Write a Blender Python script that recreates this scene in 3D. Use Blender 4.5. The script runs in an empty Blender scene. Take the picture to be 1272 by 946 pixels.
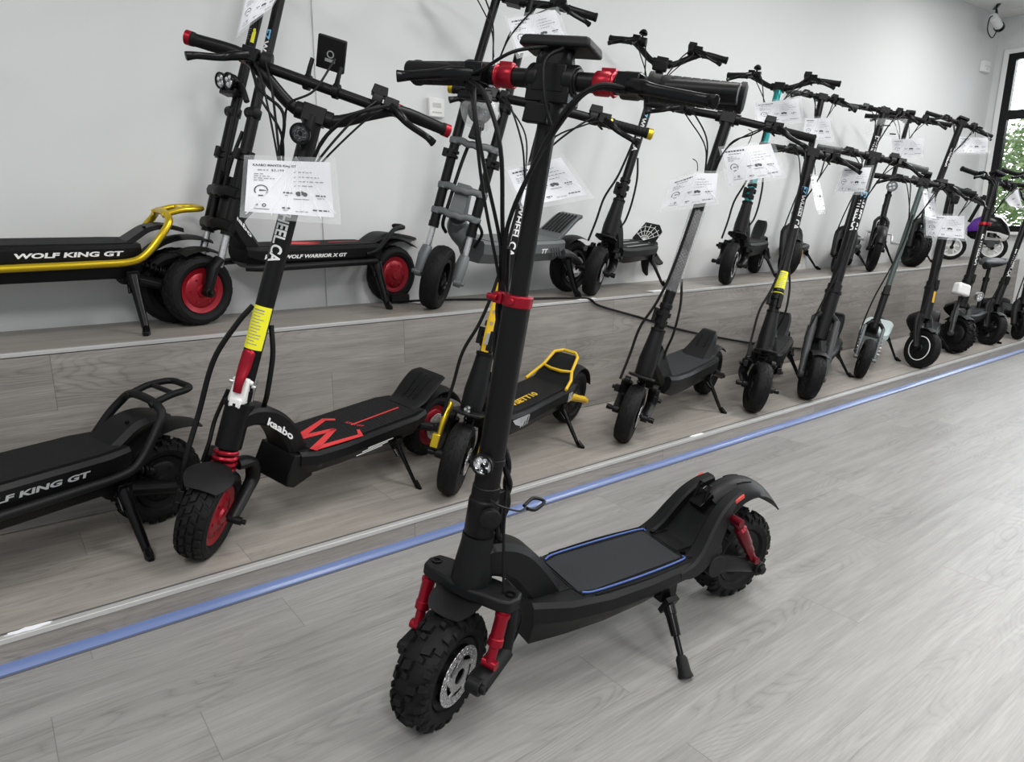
import bpy, bmesh, math, random
from mathutils import Vector, Matrix
random.seed(7)
PI = math.pi
SC = bpy.context.scene
COL = SC.collection

# ---------------------------------------------------------------- materials
MATS = {}
def nt(name):
    m = bpy.data.materials.new(name); m.use_nodes = True
    n = m.node_tree.nodes; l = m.node_tree.links
    return m, n, l, n['Principled BSDF']
def mat(name, col, rough=.5, metal=0., bump=0., bscale=200., spec=.5, coat=0., var=.0):
    m, n, l, b = nt(name)
    c = (*col, 1.)
    b.inputs['Base Color'].default_value = c
    b.inputs['Roughness'].default_value = rough
    b.inputs['Metallic'].default_value = metal
    b.inputs['Specular IOR Level'].default_value = spec if sum(col) > .08 or name == 'screen' else .22
    b.inputs['Coat Weight'].default_value = coat
    tc = n.new('ShaderNodeTexCoord'); nz = n.new('ShaderNodeTexNoise')
    nz.inputs['Scale'].default_value = bscale; nz.inputs['Detail'].default_value = 3
    l.new(tc.outputs['Object'], nz.inputs['Vector'])
    mr = n.new('ShaderNodeMapRange'); mr.inputs['To Min'].default_value = max(0, rough - .03); mr.inputs['To Max'].default_value = min(1, rough + .03)
    l.new(nz.outputs['Fac'], mr.inputs['Value']); l.new(mr.outputs['Result'], b.inputs['Roughness'])
    if bump:
        bp = n.new('ShaderNodeBump'); bp.inputs['Strength'].default_value = bump; bp.inputs['Distance'].default_value = .002
        l.new(nz.outputs['Fac'], bp.inputs['Height']); l.new(bp.outputs['Normal'], b.inputs['Normal'])
    MATS[name] = m
    return m
mat('black', (.0042, .0042, .0046), .40)
mat('satin', (.0062, .0065, .0072), .46, bump=.08, bscale=500)
mat('gloss', (.003, .003, .0034), .24)
mat('rubber', (.0055, .0055, .006), .62, bump=.25, bscale=260)
mat('mat_rubber', (.0085, .0087, .0095), .72, bump=.5, bscale=420)
mat('grey_mat', (.021, .023, .026), .75, bump=.6, bscale=520)
mat('cable', (.0035, .0035, .004), .5)
mat('plastic', (.0065, .0065, .007), .5)
mat('red', (.30, .005, .018), .33, .6)
mat('dark_red', (.16, .004, .014), .32, .6)
mat('red_hub', (.29, .006, .016), .36, .35)
mat('red_print', (.62, .035, .04), .55)
mat('gold', (.62, .44, .02), .30, .75)
mat('yellow', (.80, .50, .015), .42)
mat('label_yellow', (.88, .84, .02), .5)
mat('grey_metal', (.13, .14, .145), .46, .35)
mat('dark_grey', (.055, .057, .06), .5, .2)
mat('silver', (.62, .62, .63), .28, .9)
mat('steel', (.45, .45, .45), .35, .9)
mat('white_paint', (.78, .78, .77), .4)
mat('white_print', (.80, .80, .80), .55)
mat('blue_print', (.20, .52, .80), .55)
mat('grey_print', (.34, .35, .36), .55)
mat('teal', (.01, .24, .24), .35, .4)
mat('green_grey', (.055, .078, .074), .4, .3)
mat('pale_green', (.42, .50, .49), .5)
mat('blue_line', (.05, .10, .32), .5)
mat('purple', (.08, .012, .24), .3)
mat('orange', (.65, .36, .03), .4)
mat('paper', (.86, .87, .91), .7)
mat('ink', (.02, .02, .022), .7)
mat('ink_grey', (.30, .30, .32), .7)
mat('lens', (.80, .82, .84), .16, .55, spec=.8)
mat('dark_lens', (.10, .105, .11), .18, .5, spec=.8)
mat('led', (.95, .95, .95), .25)
mat('screen', (.004, .004, .005), .10, spec=.6)
mat('amber_red', (.55, .05, .04), .3)
mat('leaf', (.20, .36, .10), .55)
mat('leaf_light', (.48, .62, .30), .55)
mat('twig', (.08, .05, .03), .8)
mat('frame_black', (.008, .008, .009), .4)
mat('ceiling', (.80, .80, .79), .9, bump=.3, bscale=120)
mat('wall', (.70, .713, .715), .85, bump=.06, bscale=300)
mat('white_trim', (.80, .80, .80), .5)
mat('strip', (.50, .50, .49), .32, .25)
mat('strip_dark', (.10, .10, .10), .5)
mat('film', (.115, .165, .34), .34, 0., coat=.12)
mat('patch', (.50, .50, .47), .8)

def sheer(name, alpha, tint=(.9, .92, .94), rough=.15):
    m, n, l, b = nt(name)
    out = n['Material Output']
    b.inputs['Base Color'].default_value = (*tint, 1); b.inputs['Roughness'].default_value = rough
    tr = n.new('ShaderNodeBsdfTransparent'); mx = n.new('ShaderNodeMixShader')
    tc = n.new('ShaderNodeTexCoord'); nz = n.new('ShaderNodeTexNoise'); nz.inputs['Scale'].default_value = 9; nz.inputs['Detail'].default_value = 1
    l.new(tc.outputs['Object'], nz.inputs['Vector'])
    mr = n.new('ShaderNodeMapRange'); mr.inputs['From Min'].default_value = .35; mr.inputs['From Max'].default_value = .7
    mr.inputs['To Min'].default_value = alpha * .6; mr.inputs['To Max'].default_value = min(1, alpha * 1.5)
    l.new(nz.outputs['Fac'], mr.inputs['Value'])
    l.new(mr.outputs['Result'], mx.inputs['Fac']); l.new(tr.outputs[0], mx.inputs[1]); l.new(b.outputs[0], mx.inputs[2])
    l.new(mx.outputs[0], out.inputs['Surface'])
    MATS[name] = m
sheer('sleeve', .13)
sheer('wrap', .20, (.8, .8, .82), .12)
sheer('bubble', .11, (.7, .7, .72), .12)
sheer('crease_highlight', .50, (.95, .95, .97))  # whitish film for the highlights painted along sleeve folds
def glass():
    m, n, l, b = nt('pane_glass')
    tr = n.new('ShaderNodeBsdfTransparent'); gl = n.new('ShaderNodeBsdfGlossy'); gl.inputs['Roughness'].default_value = .02
    fr = n.new('ShaderNodeFresnel'); fr.inputs['IOR'].default_value = 1.45; mx = n.new('ShaderNodeMixShader')
    l.new(fr.outputs[0], mx.inputs['Fac']); l.new(tr.outputs[0], mx.inputs[1]); l.new(gl.outputs[0], mx.inputs[2])
    l.new(mx.outputs[0], n['Material Output'].inputs['Surface']); MATS['pane_glass'] = m
glass()

def wood(name, dark, light, wy, length, oy, u='x', v='y', rough=.42, seam=.55, grain=1.0):
    """vinyl planks: long direction u, rows of width wy along v, each row shifted by its own amount"""
    m, n, l, b = nt(name)
    def N(t, **k):
        x = n.new(t)
        for kk, vv in k.items(): setattr(x, kk, vv)
        return x
    def MA(op, a, c=None, d=None):
        x = N('ShaderNodeMath', operation=op)
        for i, q in enumerate((a, c, d)):
            if q is None: continue
            if isinstance(q, (int, float)): x.inputs[i].default_value = q
            else: l.new(q, x.inputs[i])
        return x.outputs[0]
    tc = N('ShaderNodeTexCoord'); sp = N('ShaderNodeSeparateXYZ'); l.new(tc.outputs['Object'], sp.inputs[0])
    U = sp.outputs[u.upper()]; V = sp.outputs[v.upper()]
    rv = MA('DIVIDE', MA('ADD', V, -oy), wy); row = MA('FLOOR', rv)
    wn = N('ShaderNodeTexWhiteNoise', noise_dimensions='1D'); l.new(row, wn.inputs['W'])
    ru = MA('ADD', MA('DIVIDE', U, length), wn.outputs['Value']); pid = MA('FLOOR', ru)
    cm = N('ShaderNodeCombineXYZ'); l.new(row, cm.inputs[0]); l.new(pid, cm.inputs[1])
    w2 = N('ShaderNodeTexWhiteNoise', noise_dimensions='3D'); l.new(cm.outputs[0], w2.inputs['Vector'])
    fv = MA('FRACT', rv); fu = MA('FRACT', ru)
    ev = MA('MULTIPLY', MA('MINIMUM', fv, MA('SUBTRACT', 1., fv)), wy)
    eu = MA('MULTIPLY', MA('MINIMUM', fu, MA('SUBTRACT', 1., fu)), length)
    sv = MA('LESS_THAN', ev, .0009); su = MA('LESS_THAN', eu, .0010)
    sm = MA('MAXIMUM', MA('MULTIPLY', sv, .5), su)
    # grain coordinates, a different bit of board for each plank
    off = MA('MULTIPLY', w2.outputs['Value'], 37.)
    c1 = N('ShaderNodeCombineXYZ'); l.new(MA('ADD', MA('MULTIPLY', U, 1.0), off), c1.inputs[0]); l.new(MA('MULTIPLY', V, 14.), c1.inputs[1]); l.new(off, c1.inputs[2])
    n1 = N('ShaderNodeTexNoise'); n1.inputs['Scale'].default_value = 2.2; n1.inputs['Detail'].default_value = 9; n1.inputs['Roughness'].default_value = .62; n1.inputs['Distortion'].default_value = .5
    l.new(c1.outputs[0], n1.inputs['Vector'])
    c2 = N('ShaderNodeCombineXYZ'); l.new(MA('ADD', MA('MULTIPLY', U, 4.), off), c2.inputs[0]); l.new(MA('MULTIPLY', V, 150.), c2.inputs[1])
    n2 = N('ShaderNodeTexNoise'); n2.inputs['Scale'].default_value = 1.6; n2.inputs['Detail'].default_value = 5; l.new(c2.outputs[0], n2.inputs['Vector'])
    # cathedral arches: rings of a slow field
    c3 = N('ShaderNodeCombineXYZ'); l.new(MA('ADD', MA('MULTIPLY', U, .9), off), c3.inputs[0]); l.new(MA('MULTIPLY', V, 5.), c3.inputs[1]); l.new(off, c3.inputs[2])
    n3 = N('ShaderNodeTexNoise'); n3.inputs['Scale'].default_value = 1.3; n3.inputs['Detail'].default_value = 1.5; l.new(c3.outputs[0], n3.inputs['Vector'])
    ring = MA('POWER', MA('ABSOLUTE', MA('SINE', MA('MULTIPLY', n3.outputs['Fac'], 105.))), .35)
    c4 = N('ShaderNodeCombineXYZ'); l.new(MA('ADD', MA('MULTIPLY', U, 9.), off), c4.inputs[0]); l.new(MA('MULTIPLY', V, 420.), c4.inputs[1])
    n4 = N('ShaderNodeTexNoise'); n4.inputs['Scale'].default_value = 1.3; n4.inputs['Detail'].default_value = 4; n4.inputs['Roughness'].default_value = .7; l.new(c4.outputs[0], n4.inputs['Vector'])
    c5 = N('ShaderNodeCombineXYZ'); l.new(MA('ADD', MA('MULTIPLY', U, .8), off), c5.inputs[0]); l.new(MA('MULTIPLY', V, 3.), c5.inputs[1]); l.new(MA('ADD', off, 9.), c5.inputs[2])
    n5 = N('ShaderNodeTexNoise'); n5.inputs['Scale'].default_value = 1.6; n5.inputs['Detail'].default_value = 2; l.new(c5.outputs[0], n5.inputs['Vector'])
    mk = N('ShaderNodeMapRange'); mk.inputs['From Min'].default_value = .46; mk.inputs['From Max'].default_value = .60; l.new(n5.outputs['Fac'], mk.inputs['Value'])
    ring = MA('ADD', MA('MULTIPLY', MA('SUBTRACT', ring, 1.), mk.outputs['Result']), 1.)
    tone = MA('ADD', MA('MULTIPLY', n1.outputs['Fac'], .75 * grain), MA('MULTIPLY', n2.outputs['Fac'], .38 * grain))
    tone = MA('ADD', tone, MA('MULTIPLY', ring, .26 * grain))
    tone = MA('ADD', tone, MA('MULTIPLY', n4.outputs['Fac'], .55 * grain))
    tone = MA('ADD', tone, MA('MULTIPLY', w2.outputs['Value'], .10))
    mr = N('ShaderNodeMapRange'); mr.inputs['From Min'].default_value = .72 * grain + .05; mr.inputs['From Max'].default_value = 1.42 * grain + .05; l.new(tone, mr.inputs['Value'])
    mx = N('ShaderNodeMix', data_type='RGBA'); mx.inputs[6].default_value = (*dark, 1); mx.inputs[7].default_value = (*light, 1); l.new(mr.outputs['Result'], mx.inputs[0])
    m2 = N('ShaderNodeMix', data_type='RGBA'); l.new(mx.outputs[2], m2.inputs[6]); m2.inputs[7].default_value = (*[q * .38 for q in dark], 1); l.new(MA('MULTIPLY', sm, seam), m2.inputs[0])
    l.new(m2.outputs[2], b.inputs['Base Color'])
    b.inputs['Roughness'].default_value = rough
    b.inputs['Specular IOR Level'].default_value = .5
    bp = N('ShaderNodeBump'); bp.inputs['Strength'].default_value = .22; bp.inputs['Distance'].default_value = .0015
    l.new(n2.outputs['Fac'], bp.inputs['Height']); l.new(bp.outputs['Normal'], b.inputs['Normal'])
    MATS[name] = m
wood('floor_wood', (.148, .144, .138), (.358, .351, .341), .1735, 1.22, .734, rough=.37, seam=.42)
wood('step_wood', (.165, .150, .133), (.445, .412, .375), .178, 1.22, 1.846)
wood('riser_wood', (.115, .105, .095), (.385, .360, .334), .178, 1.22, .09, 'x', 'z', grain=1.15)

# ---------------------------------------------------------------- mesh helpers
def V3(p): return Vector(p)
def cat_rom(pts, k=6):
    P = [Vector(p) for p in pts]
    if len(P) < 3: return P
    out = []
    for i in range(len(P) - 1):
        p0 = P[i - 1] if i else P[0] * 2 - P[1]
        p1, p2 = P[i], P[i + 1]
        p3 = P[i + 2] if i + 2 < len(P) else P[-1] * 2 - P[-2]
        for j in range(k):
            t = j / k
            out.append(.5 * ((2 * p1) + (p2 - p0) * t + (2 * p0 - 5 * p1 + 4 * p2 - p3) * t * t + (3 * p1 - p0 - 3 * p2 + p3) * t ** 3))
    out.append(P[-1]); return out

class MB:
    def __init__(s): s.v = []; s.f = []; s.m = []
    def add(s, vs, fs, mi=0):
        o = len(s.v); s.v += [Vector(p) for p in vs]; s.f += [[o + i for i in f] for f in fs]; s.m += [mi] * len(fs)
        return s
    def box(s, c, size, R=None, taper=1., mi=0):
        c = Vector(c); hx, hy, hz = [q / 2 for q in size]; vs = []
        for z in (-1, 1):
            k = taper if z > 0 else 1.
            for x, y in ((-1, -1), (1, -1), (1, 1), (-1, 1)):
                p = Vector((x * hx * k, y * hy * k, z * hz)); vs.append(c + (R @ p if R else p))
        return s.add(vs, [[3, 2, 1, 0], [4, 5, 6, 7], [0, 1, 5, 4], [1, 2, 6, 5], [2, 3, 7, 6], [3, 0, 4, 7]], mi)
    def tube(s, pts, r, n=10, smooth=0, cap=True, closed=False, flat=None, mi=0):
        P = cat_rom(pts, smooth) if smooth else [Vector(p) for p in pts]
        if isinstance(r, (list, tuple)):
            if len(r) != len(P):
                q = []
                for i in range(len(P)):
                    t = i / (len(P) - 1) * (len(r) - 1); a = min(int(t), len(r) - 2); q.append(r[a] + (r[a + 1] - r[a]) * (t - a))
                r = q
        else: r = [r] * len(P)
        N = len(P); T = []
        for i in range(N):
            if closed: d = P[(i + 1) % N] - P[i - 1]
            else: d = P[min(i + 1, N - 1)] - P[max(i - 1, 0)]
            T.append(d.normalized() if d.length > 1e-9 else Vector((0, 0, 1)))
        up = Vector(flat[0]) if flat else (Vector((0, 0, 1)) if abs(T[0].z) < .9 else Vector((1, 0, 0)))
        a = T[0].cross(up).normalized(); vs = []
        for i in range(N):
            if flat: a = T[i].cross(up)
            else: a = a - T[i] * a.dot(T[i])
            a = a.normalized() if a.length > 1e-6 else T[i].orthogonal().normalized()
            b = T[i].cross(a)
            for k in range(n):
                t = 2 * PI * k / n
                vs.append(P[i] + (a * math.cos(t) + b * math.sin(t) * (flat[1] if flat else 1)) * r[i])
        fs = []
        for i in range(N if closed else N - 1):
            j = (i + 1) % N
            for k in range(n): fs.append([i * n + k, i * n + (k + 1) % n, j * n + (k + 1) % n, j * n + k])
        if cap and not closed: fs += [[k for k in range(n)][::-1], [(N - 1) * n + k for k in range(n)]]
        return s.add(vs, fs, mi)
    def lathe(s, prof, c, axis, n=24, closed=False, mi=0, x=None):
        c = Vector(c); z = Vector(axis).normalized(); x = (x or z.orthogonal()).normalized(); y = z.cross(x); vs = []
        for k in range(n):
            t = 2 * PI * k / n; d = x * math.cos(t) + y * math.sin(t)
            for r, h in prof: vs.append(c + d * r + z * h)
        m = len(prof); fs = []
        for k in range(n):
            k2 = (k + 1) % n
            for i in range(m if closed else m - 1):
                j = (i + 1) % m; fs.append([k * m + i, k2 * m + i, k2 * m + j, k * m + j])
        if not closed:
            if prof[0][0] > 1e-6: fs.append([k * m for k in range(n)][::-1])
            if prof[-1][0] > 1e-6: fs.append([k * m + m - 1 for k in range(n)])
        return s.add(vs, fs, mi)
    def cyl(s, a, b, r, n=14, r2=None, mi=0):
        a = Vector(a); b = Vector(b); d = b - a
        return s.lathe([(r, 0), (r if r2 is None else r2, d.length)], a, d, n, mi=mi)
    def prism(s, poly, o, ex, ey, ez, d0, d1, mi=0):
        o = Vector(o); ex, ey, ez = Vector(ex), Vector(ey), Vector(ez); n = len(poly)
        vs = [o + ex * p[0] + ey * p[1] + ez * d0 for p in poly] + [o + ex * p[0] + ey * p[1] + ez * d1 for p in poly]
        return s.add(vs, [list(range(n))[::-1], list(range(n, 2 * n))] + [[i, (i + 1) % n, n + (i + 1) % n, n + i] for i in range(n)], mi)
    def sweep(s, pts, ring, side, mi=0, smooth=0):
        """ring(i, t) -> list of (along side, along normal); frames keep side fixed"""
        P = cat_rom(pts, smooth) if smooth else [Vector(p) for p in pts]
        N = len(P); side = Vector(side).normalized(); vs = []; m = None
        for i in range(N):
            T = (P[min(i + 1, N - 1)] - P[max(i - 1, 0)]).normalized(); nn = T.cross(side).normalized()
            rg = ring(i / (N - 1)); m = len(rg)
            vs += [P[i] + side * a + nn * b for a, b in rg]
        fs = []
        for i in range(N - 1):
            for k in range(m): fs.append([i * m + k, i * m + (k + 1) % m, (i + 1) * m + (k + 1) % m, (i + 1) * m + k])
        fs += [list(range(m))[::-1], [(N - 1) * m + k for k in range(m)]]
        return s.add(vs, fs, mi)
    def loft(s, rings, mi=0):
        m = len(rings[0]); vs = [p for r in rings for p in r]; fs = []
        for i in range(len(rings) - 1):
            for k in range(m): fs.append([i * m + k, i * m + (k + 1) % m, (i + 1) * m + (k + 1) % m, (i + 1) * m + k])
        fs += [list(range(m))[::-1], [(len(rings) - 1) * m + k for k in range(m)]]
        return s.add(vs, fs, mi)
    def build(s, name, mats, parent=None, bevel=0, M=None, ang=38, seg=2):
        me = bpy.data.meshes.new(name)
        me.from_pydata([(M @ v if M else v) for v in s.v], [], s.f)
        if isinstance(mats, str): mats = [mats]
        for q in mats: me.materials.append(MATS[q])
        if len(mats) > 1: me.polygons.foreach_set('material_index', s.m)
        bm = bmesh.new(); bm.from_mesh(me); bmesh.ops.recalc_face_normals(bm, faces=bm.faces); bm.to_mesh(me); bm.free()
        me.polygons.foreach_set('use_smooth', [True] * len(me.polygons))
        me.set_sharp_from_angle(angle=math.radians(ang))
        o = bpy.data.objects.new(name, me); COL.objects.link(o)
        if parent: o.parent = parent
        if bevel:
            b = o.modifiers.new('bevel', 'BEVEL'); b.width = bevel; b.segments = seg; b.limit_method = 'ANGLE'; b.angle_limit = math.radians(40)
        return o

def tag(o, label=None, cat=None, group=None, kind=None):
    if label: o['label'] = label
    if cat: o['category'] = cat
    if group: o['group'] = group
    if kind: o['kind'] = kind
    return o
def empty(name, loc, rot=(0, 0, 0)):
    o = bpy.data.objects.new(name, None); COL.objects.link(o); o.location = loc; o.rotation_euler = rot; o.empty_display_size = .05
    return o

TXT = {}
def text_geo(s, size=1., bold=0., shear=0.):
    key = (s, bold, shear)
    if key not in TXT:
        cu = bpy.data.curves.new('t', 'FONT'); cu.body = s; cu.size = 1; cu.offset = bold; cu.shear = shear; cu.resolution_u = 3; cu.align_x = 'LEFT'
        ob = bpy.data.objects.new('t', cu); COL.objects.link(ob)
        dg = bpy.context.evaluated_depsgraph_get(); dg.update()
        me = bpy.data.meshes.new_from_object(ob.evaluated_get(dg))
        bm = bmesh.new(); bm.from_mesh(me); bmesh.ops.triangulate(bm, faces=bm.faces)
        for lim in (.34, .2, .2):
            ed = [e for e in bm.edges if e.calc_length() > lim]
            if ed: bmesh.ops.subdivide_edges(bm, edges=ed, cuts=1); bmesh.ops.triangulate(bm, faces=bm.faces)
        vs = [v.co.copy() for v in bm.verts]; fs = [[v.index for v in f.verts] for f in bm.faces]
        bm.free(); bpy.data.objects.remove(ob); bpy.data.curves.remove(cu); bpy.data.meshes.remove(me)
        x0 = min(v.x for v in vs); x1 = max(v.x for v in vs); y0 = min(v.y for v in vs); y1 = max(v.y for v in vs)
        TXT[key] = ([(v.x - x0, v.y - (y0 + y1) / 2) for v in vs], fs, x1 - x0, y1 - y0)
    vs, fs, w, h = TXT[key]
    return [(x * size, y * size) for x, y in vs], fs, w * size, h * size
def put_text(mb, s, length, height, fn, bold=.03, shear=0., mi=0):
    """text stretched to length x height, fn maps (x 0..length, y centred) to a point"""
    vs, fs, w, h = text_geo(s, 1., bold, shear)
    mb.add([fn((x / w * length, y / h * height)) for x, y in vs], fs, mi)
# ---------------------------------------------------------------- scooter kit
Y = Vector((0, 1, 0))
class Scooter:
    def __init__(s, name, label, cat, F, head, wb, lean, rake, steer, off, z0=0., group=None, r=.13):
        h = math.radians(head); u = Vector((math.cos(h), math.sin(h)))
        s.wb = wb; s.r = r; s.lean = math.radians(lean)
        s.root = tag(empty(name, (F[0] - u.x * wb, F[1] - u.y * wb, z0), (-s.lean, 0, h)), label, cat, group)
        s.rk = math.radians(rake); s.ax = Vector((-math.sin(s.rk), 0, math.cos(s.rk))); s.fd = Vector((math.cos(s.rk), 0, math.sin(s.rk)))
        s.A = Vector((wb - off, 0, .13)); s.Rs = Matrix.Rotation(math.radians(steer), 3, s.ax)
        s.R3 = s.Rs @ Matrix((s.fd, Y, s.ax)).transposed()
    def L(s, p): return s.A + s.Rs @ (Vector(p) - s.A)
    def st(s, t, fwd=0., lat=0.): return s.L(s.A + s.ax * ((t - .13) / math.cos(s.rk)) + s.fd * fwd + Y * lat)
    def ground(s, lat): return lat * math.tan(s.lean)
    def wheel_M(s, front):
        if front: return Matrix.Translation(s.L((s.wb, 0, s.r))) @ s.Rs.to_4x4()
        return Matrix.Translation((0, 0, s.r))

def tire_geo(mb, r, w, tread, rim):
    h = w / 2; base = r - (.009 if tread == 'knob' else .006 if tread == 'block' else .0)
    t = base - rim
    pr = [(rim, -h * .55), (rim + t * .2, -h * .88), (rim + t * .5, -h), (rim + t * .78, -h * .88), (base - t * .06, -h * .55), (base, -h * .18), (base, h * .18),
          (base - t * .06, h * .55), (rim + t * .78, h * .88), (rim + t * .5, h), (rim + t * .2, h * .88), (rim, h * .55)]
    mb.lathe(pr, (0, 0, 0), Y, 40, closed=True, x=Vector((1, 0, 0)))
    def surf(a, y, up=0.):
        k = min(1, abs(y) / h); rr = base - t * .40 * k ** 3.2
        return Vector((math.cos(a) * (rr + up), y, math.sin(a) * (rr + up)))
    def block(a, y, da, dy, hgt, skew=0., tilt=0.):
        vs = []
        for up, kk in ((-.004, 1.), (hgt, .78)):
            for sa, sy in ((-1, -1), (1, -1), (1, 1), (-1, 1)):
                vs.append(surf(a + sa * da * kk + skew * sy * dy * kk / r, y + sy * dy * kk, up))
        mb.add(vs, [[3, 2, 1, 0], [4, 5, 6, 7], [0, 1, 5, 4], [1, 2, 6, 5], [2, 3, 7, 6], [3, 0, 4, 7]])
    if tread == 'knob':
        n = 20
        for k in range(n):
            a = 2 * PI * k / n
            block(a, h * .30 * (1 if k % 2 else -1), .085, h * .27, .010, .25)
            block(a + .16, h * .22 * (-1 if k % 2 else 1), .05, h * .17, .009, -.2)
            for sg in (-1, 1):
                block(a + (.08 if k % 2 else 0), sg * h * .76, .075, h * .17, .011, 0)
                p = a + .16; block(p, sg * h * .90, .035, h * .10, .009)
    elif tread == 'block':
        n = 26
        for k in range(n):
            a = 2 * PI * k / n
            for j, y in enumerate((-.68, -.24, .22, .66)):
                block(a + (.12 if j % 2 else 0), h * y, .098, h * .175, .0065, .5 if j < 2 else -.5)
    elif tread == 'road':
        n = 18
        for k in range(n):
            a = 2 * PI * k / n
            for sg in (-1, 1):
                block(a + (.17 if sg > 0 else 0), sg * h * .43, .118, h * .36, .0022, -.95 * sg)
                block(a + .17, sg * h * .84, .13, h * .06, .002)
    return mb

def disc_geo(mb, ro, ri, y, n=26, hub=.03, rows=2):
    cols = n
    for row in range(rows):
        r0 = ri + (ro - ri) * row / rows; r1 = ri + (ro - ri) * (row + 1) / rows
        for k in range(cols):
            a0 = 2 * PI * (k + .5 * (row % 2)) / cols; a1 = a0 + 2 * PI / cols; am = (a0 + a1) / 2; rm = (r0 + r1) / 2
            P = lambda a, r: Vector((math.cos(a) * r, y, math.sin(a) * r))
            out = [P(a0, r0), P(am, r0), P(a1, r0), P(a1, rm), P(a1, r1), P(am, r1), P(a0, r1), P(a0, rm)]
            c = P(am, rm); hr = (r1 - r0) * .27; e1 = P(am, 1) - P(am, 0); e2 = Vector((-math.sin(am), 0, math.cos(am)))
            inn = [c + e1 * (-hr * .7) - e2 * hr * .7, c - e1 * hr, c - e1 * hr * .7 + e2 * hr * .7, c + e2 * hr, c + e1 * hr * .7 + e2 * hr * .7, c + e1 * hr, c + e1 * hr * .7 - e2 * hr * .7, c - e2 * hr]
            mb.add(out + inn, [[i, (i + 1) % 8, 8 + (i + 1) % 8, 8 + i] for i in range(8)])
    for k in range(5):
        a = 2 * PI * k / 5; a2 = a + .5
        p = Vector((math.cos(a) * hub, y, math.sin(a) * hub)); q = Vector((math.cos(a2) * (ri + .002), y, math.sin(a2) * (ri + .002)))
        mb.tube([p, q], .006, 6, flat=(Y, .2))
    mb.lathe([(hub * .6, y - .001), (hub + .004, y - .001), (hub + .004, y + .001), (hub * .6, y + .001)], (0, 0, 0), Y, 20, closed=True)

def wheel(sc, front, w=.075, tread='road', hub='motor', hubmat='black', disc=None, disc_side=1, rimk=.60, ring=None, tirename='tire'):
    r = sc.r; M = sc.wheel_M(front); rim = r * rimk; mb = MB(); hw = w * .36
    bmax = rim + .002
    if hub == 'motor':
        pr = [(.010, -hw - .012), (.022, -hw - .011), (.026, -hw - .004), (rim * .72, -hw), (rim * .80, -hw + .006), (rim * .9, -hw + .004), (bmax, -hw), (bmax, hw), (rim * .9, hw - .004), (rim * .80, hw - .006), (rim * .72, hw), (.026, hw + .004), (.022, hw + .011), (.010, hw + .012)]
        mb.lathe(pr, (0, 0, 0), Y, 36)
        for sg in (-1, 1):
            for k in range(6):
                a = 2 * PI * k / 6; c = Vector((math.cos(a) * rim * .58, sg * (hw + .001), math.sin(a) * rim * .58))
                mb.cyl(c, c + Y * sg * .004, .0045, 8)
    else:
        n = 5
        mb.lathe([(rim - .012, -hw), (bmax, -hw * 1.1), (bmax, hw * 1.1), (rim - .012, hw), (rim - .018, 0)], (0, 0, 0), Y, 40, closed=True)
        mb.lathe([(.01, -hw - .006), (.030, -hw * .9), (.034, 0), (.030, hw * .9), (.01, hw + .006)], (0, 0, 0), Y, 24)
        for k in range(n):
            a = 2 * PI * k / n + .3; d = Vector((math.cos(a), 0, math.sin(a))); sd = Vector((-d.z, 0, d.x))
            for sp in ((-.16, .16) if hub == 'split' else (0,)):
                d2 = (d + sd * sp * 1.6).normalized()
                mb.tube([d * .026, d2 * (rim - .010)], [.013, .009] if hub != 'split' else [.008, .0055], 8, flat=(Y, 1.3))
    o = mb.build('front_wheel' if front else 'rear_wheel', hubmat, sc.root, M=M)
    tire_geo(MB(), r, w, tread, rim).build(tirename, 'rubber', o, M=M, ang=32)
    if ring:
        q = MB()
        for sg in (-1, 1): q.lathe([(rim * .90, sg * (hw + .003)), (rim * .97, sg * (hw + .003)), (rim * .97, sg * (hw + .006)), (rim * .90, sg * (hw + .006))], (0, 0, 0), Y, 36, closed=True)
        q.build('rim_stripe', ring, o, M=M)
    if disc:
        dm = MB(); y = disc_side * (hw + .014); disc_geo(dm, disc, disc * .68, y)
        d = dm.build('brake_disc', 'silver', o, M=M)
        so = d.modifiers.new('thick', 'SOLIDIFY'); so.thickness = .002; so.offset = 0
    return o

def stem(sc, t0, t1, r, matn='black', r1=None, lat=(0,), name='stem', rings=()):
    out = None
    for y in lat:
        mb = MB(); mb.cyl(sc.st(t0, 0, y), sc.st(t1, 0, y), r, 24, r1)
        for t, rr, hh in rings: mb.cyl(sc.st(t, 0, y), sc.st(t + hh, 0, y), rr, 24)
        o = mb.build(name, matn, sc.root, bevel=.0015); out = out or o
    return out
def head_tube(sc, t0, t1, r0, r1, matn='satin', name='head_tube', collar=True):
    mb = MB(); z = sc.ax; L = (t1 - t0) / math.cos(sc.rk)
    pr = [(r0 * .7, 0), (r0, .004), (r0, L * .2), (r0 * .6 + r1 * .4, L * .5), (r1, L * .85), (r1, L)]
    if collar: pr += [(r1 * 1.12, L + .001), (r1 * 1.12, L + .016), (r1 * .95, L + .018)]
    mb.lathe(pr, sc.st(t0), (sc.st(t1) - sc.st(t0)), 28)
    return mb.build(name, matn, sc.root)
def stem_text(sc, parent, s, t_top, length, height, r, mats, split=0, lat=0., bold=.03, shear=.0, phi0=0.):
    """reads down the stem, wrapped round its front"""
    def mk(txt, t0, ln, m):
        mb = MB()
        def fn(p):
            a = p[1] / r + phi0; return sc.st(t0 - p[0] * math.cos(sc.rk), (r + .0016) * math.cos(a), lat + (r + .0016) * math.sin(a))
        put_text(mb, txt, ln, height, fn, bold, shear)
        mb.build('lettering', m, parent)
    if split:
        k = split / len(s) * .92
        mk(s[:split], t_top, length * (k - .015), mats[0]); mk(s[split:], t_top - length * k * math.cos(sc.rk), length * (1 - k), mats[1])
    else: mk(s, t_top, length, mats[0])
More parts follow.
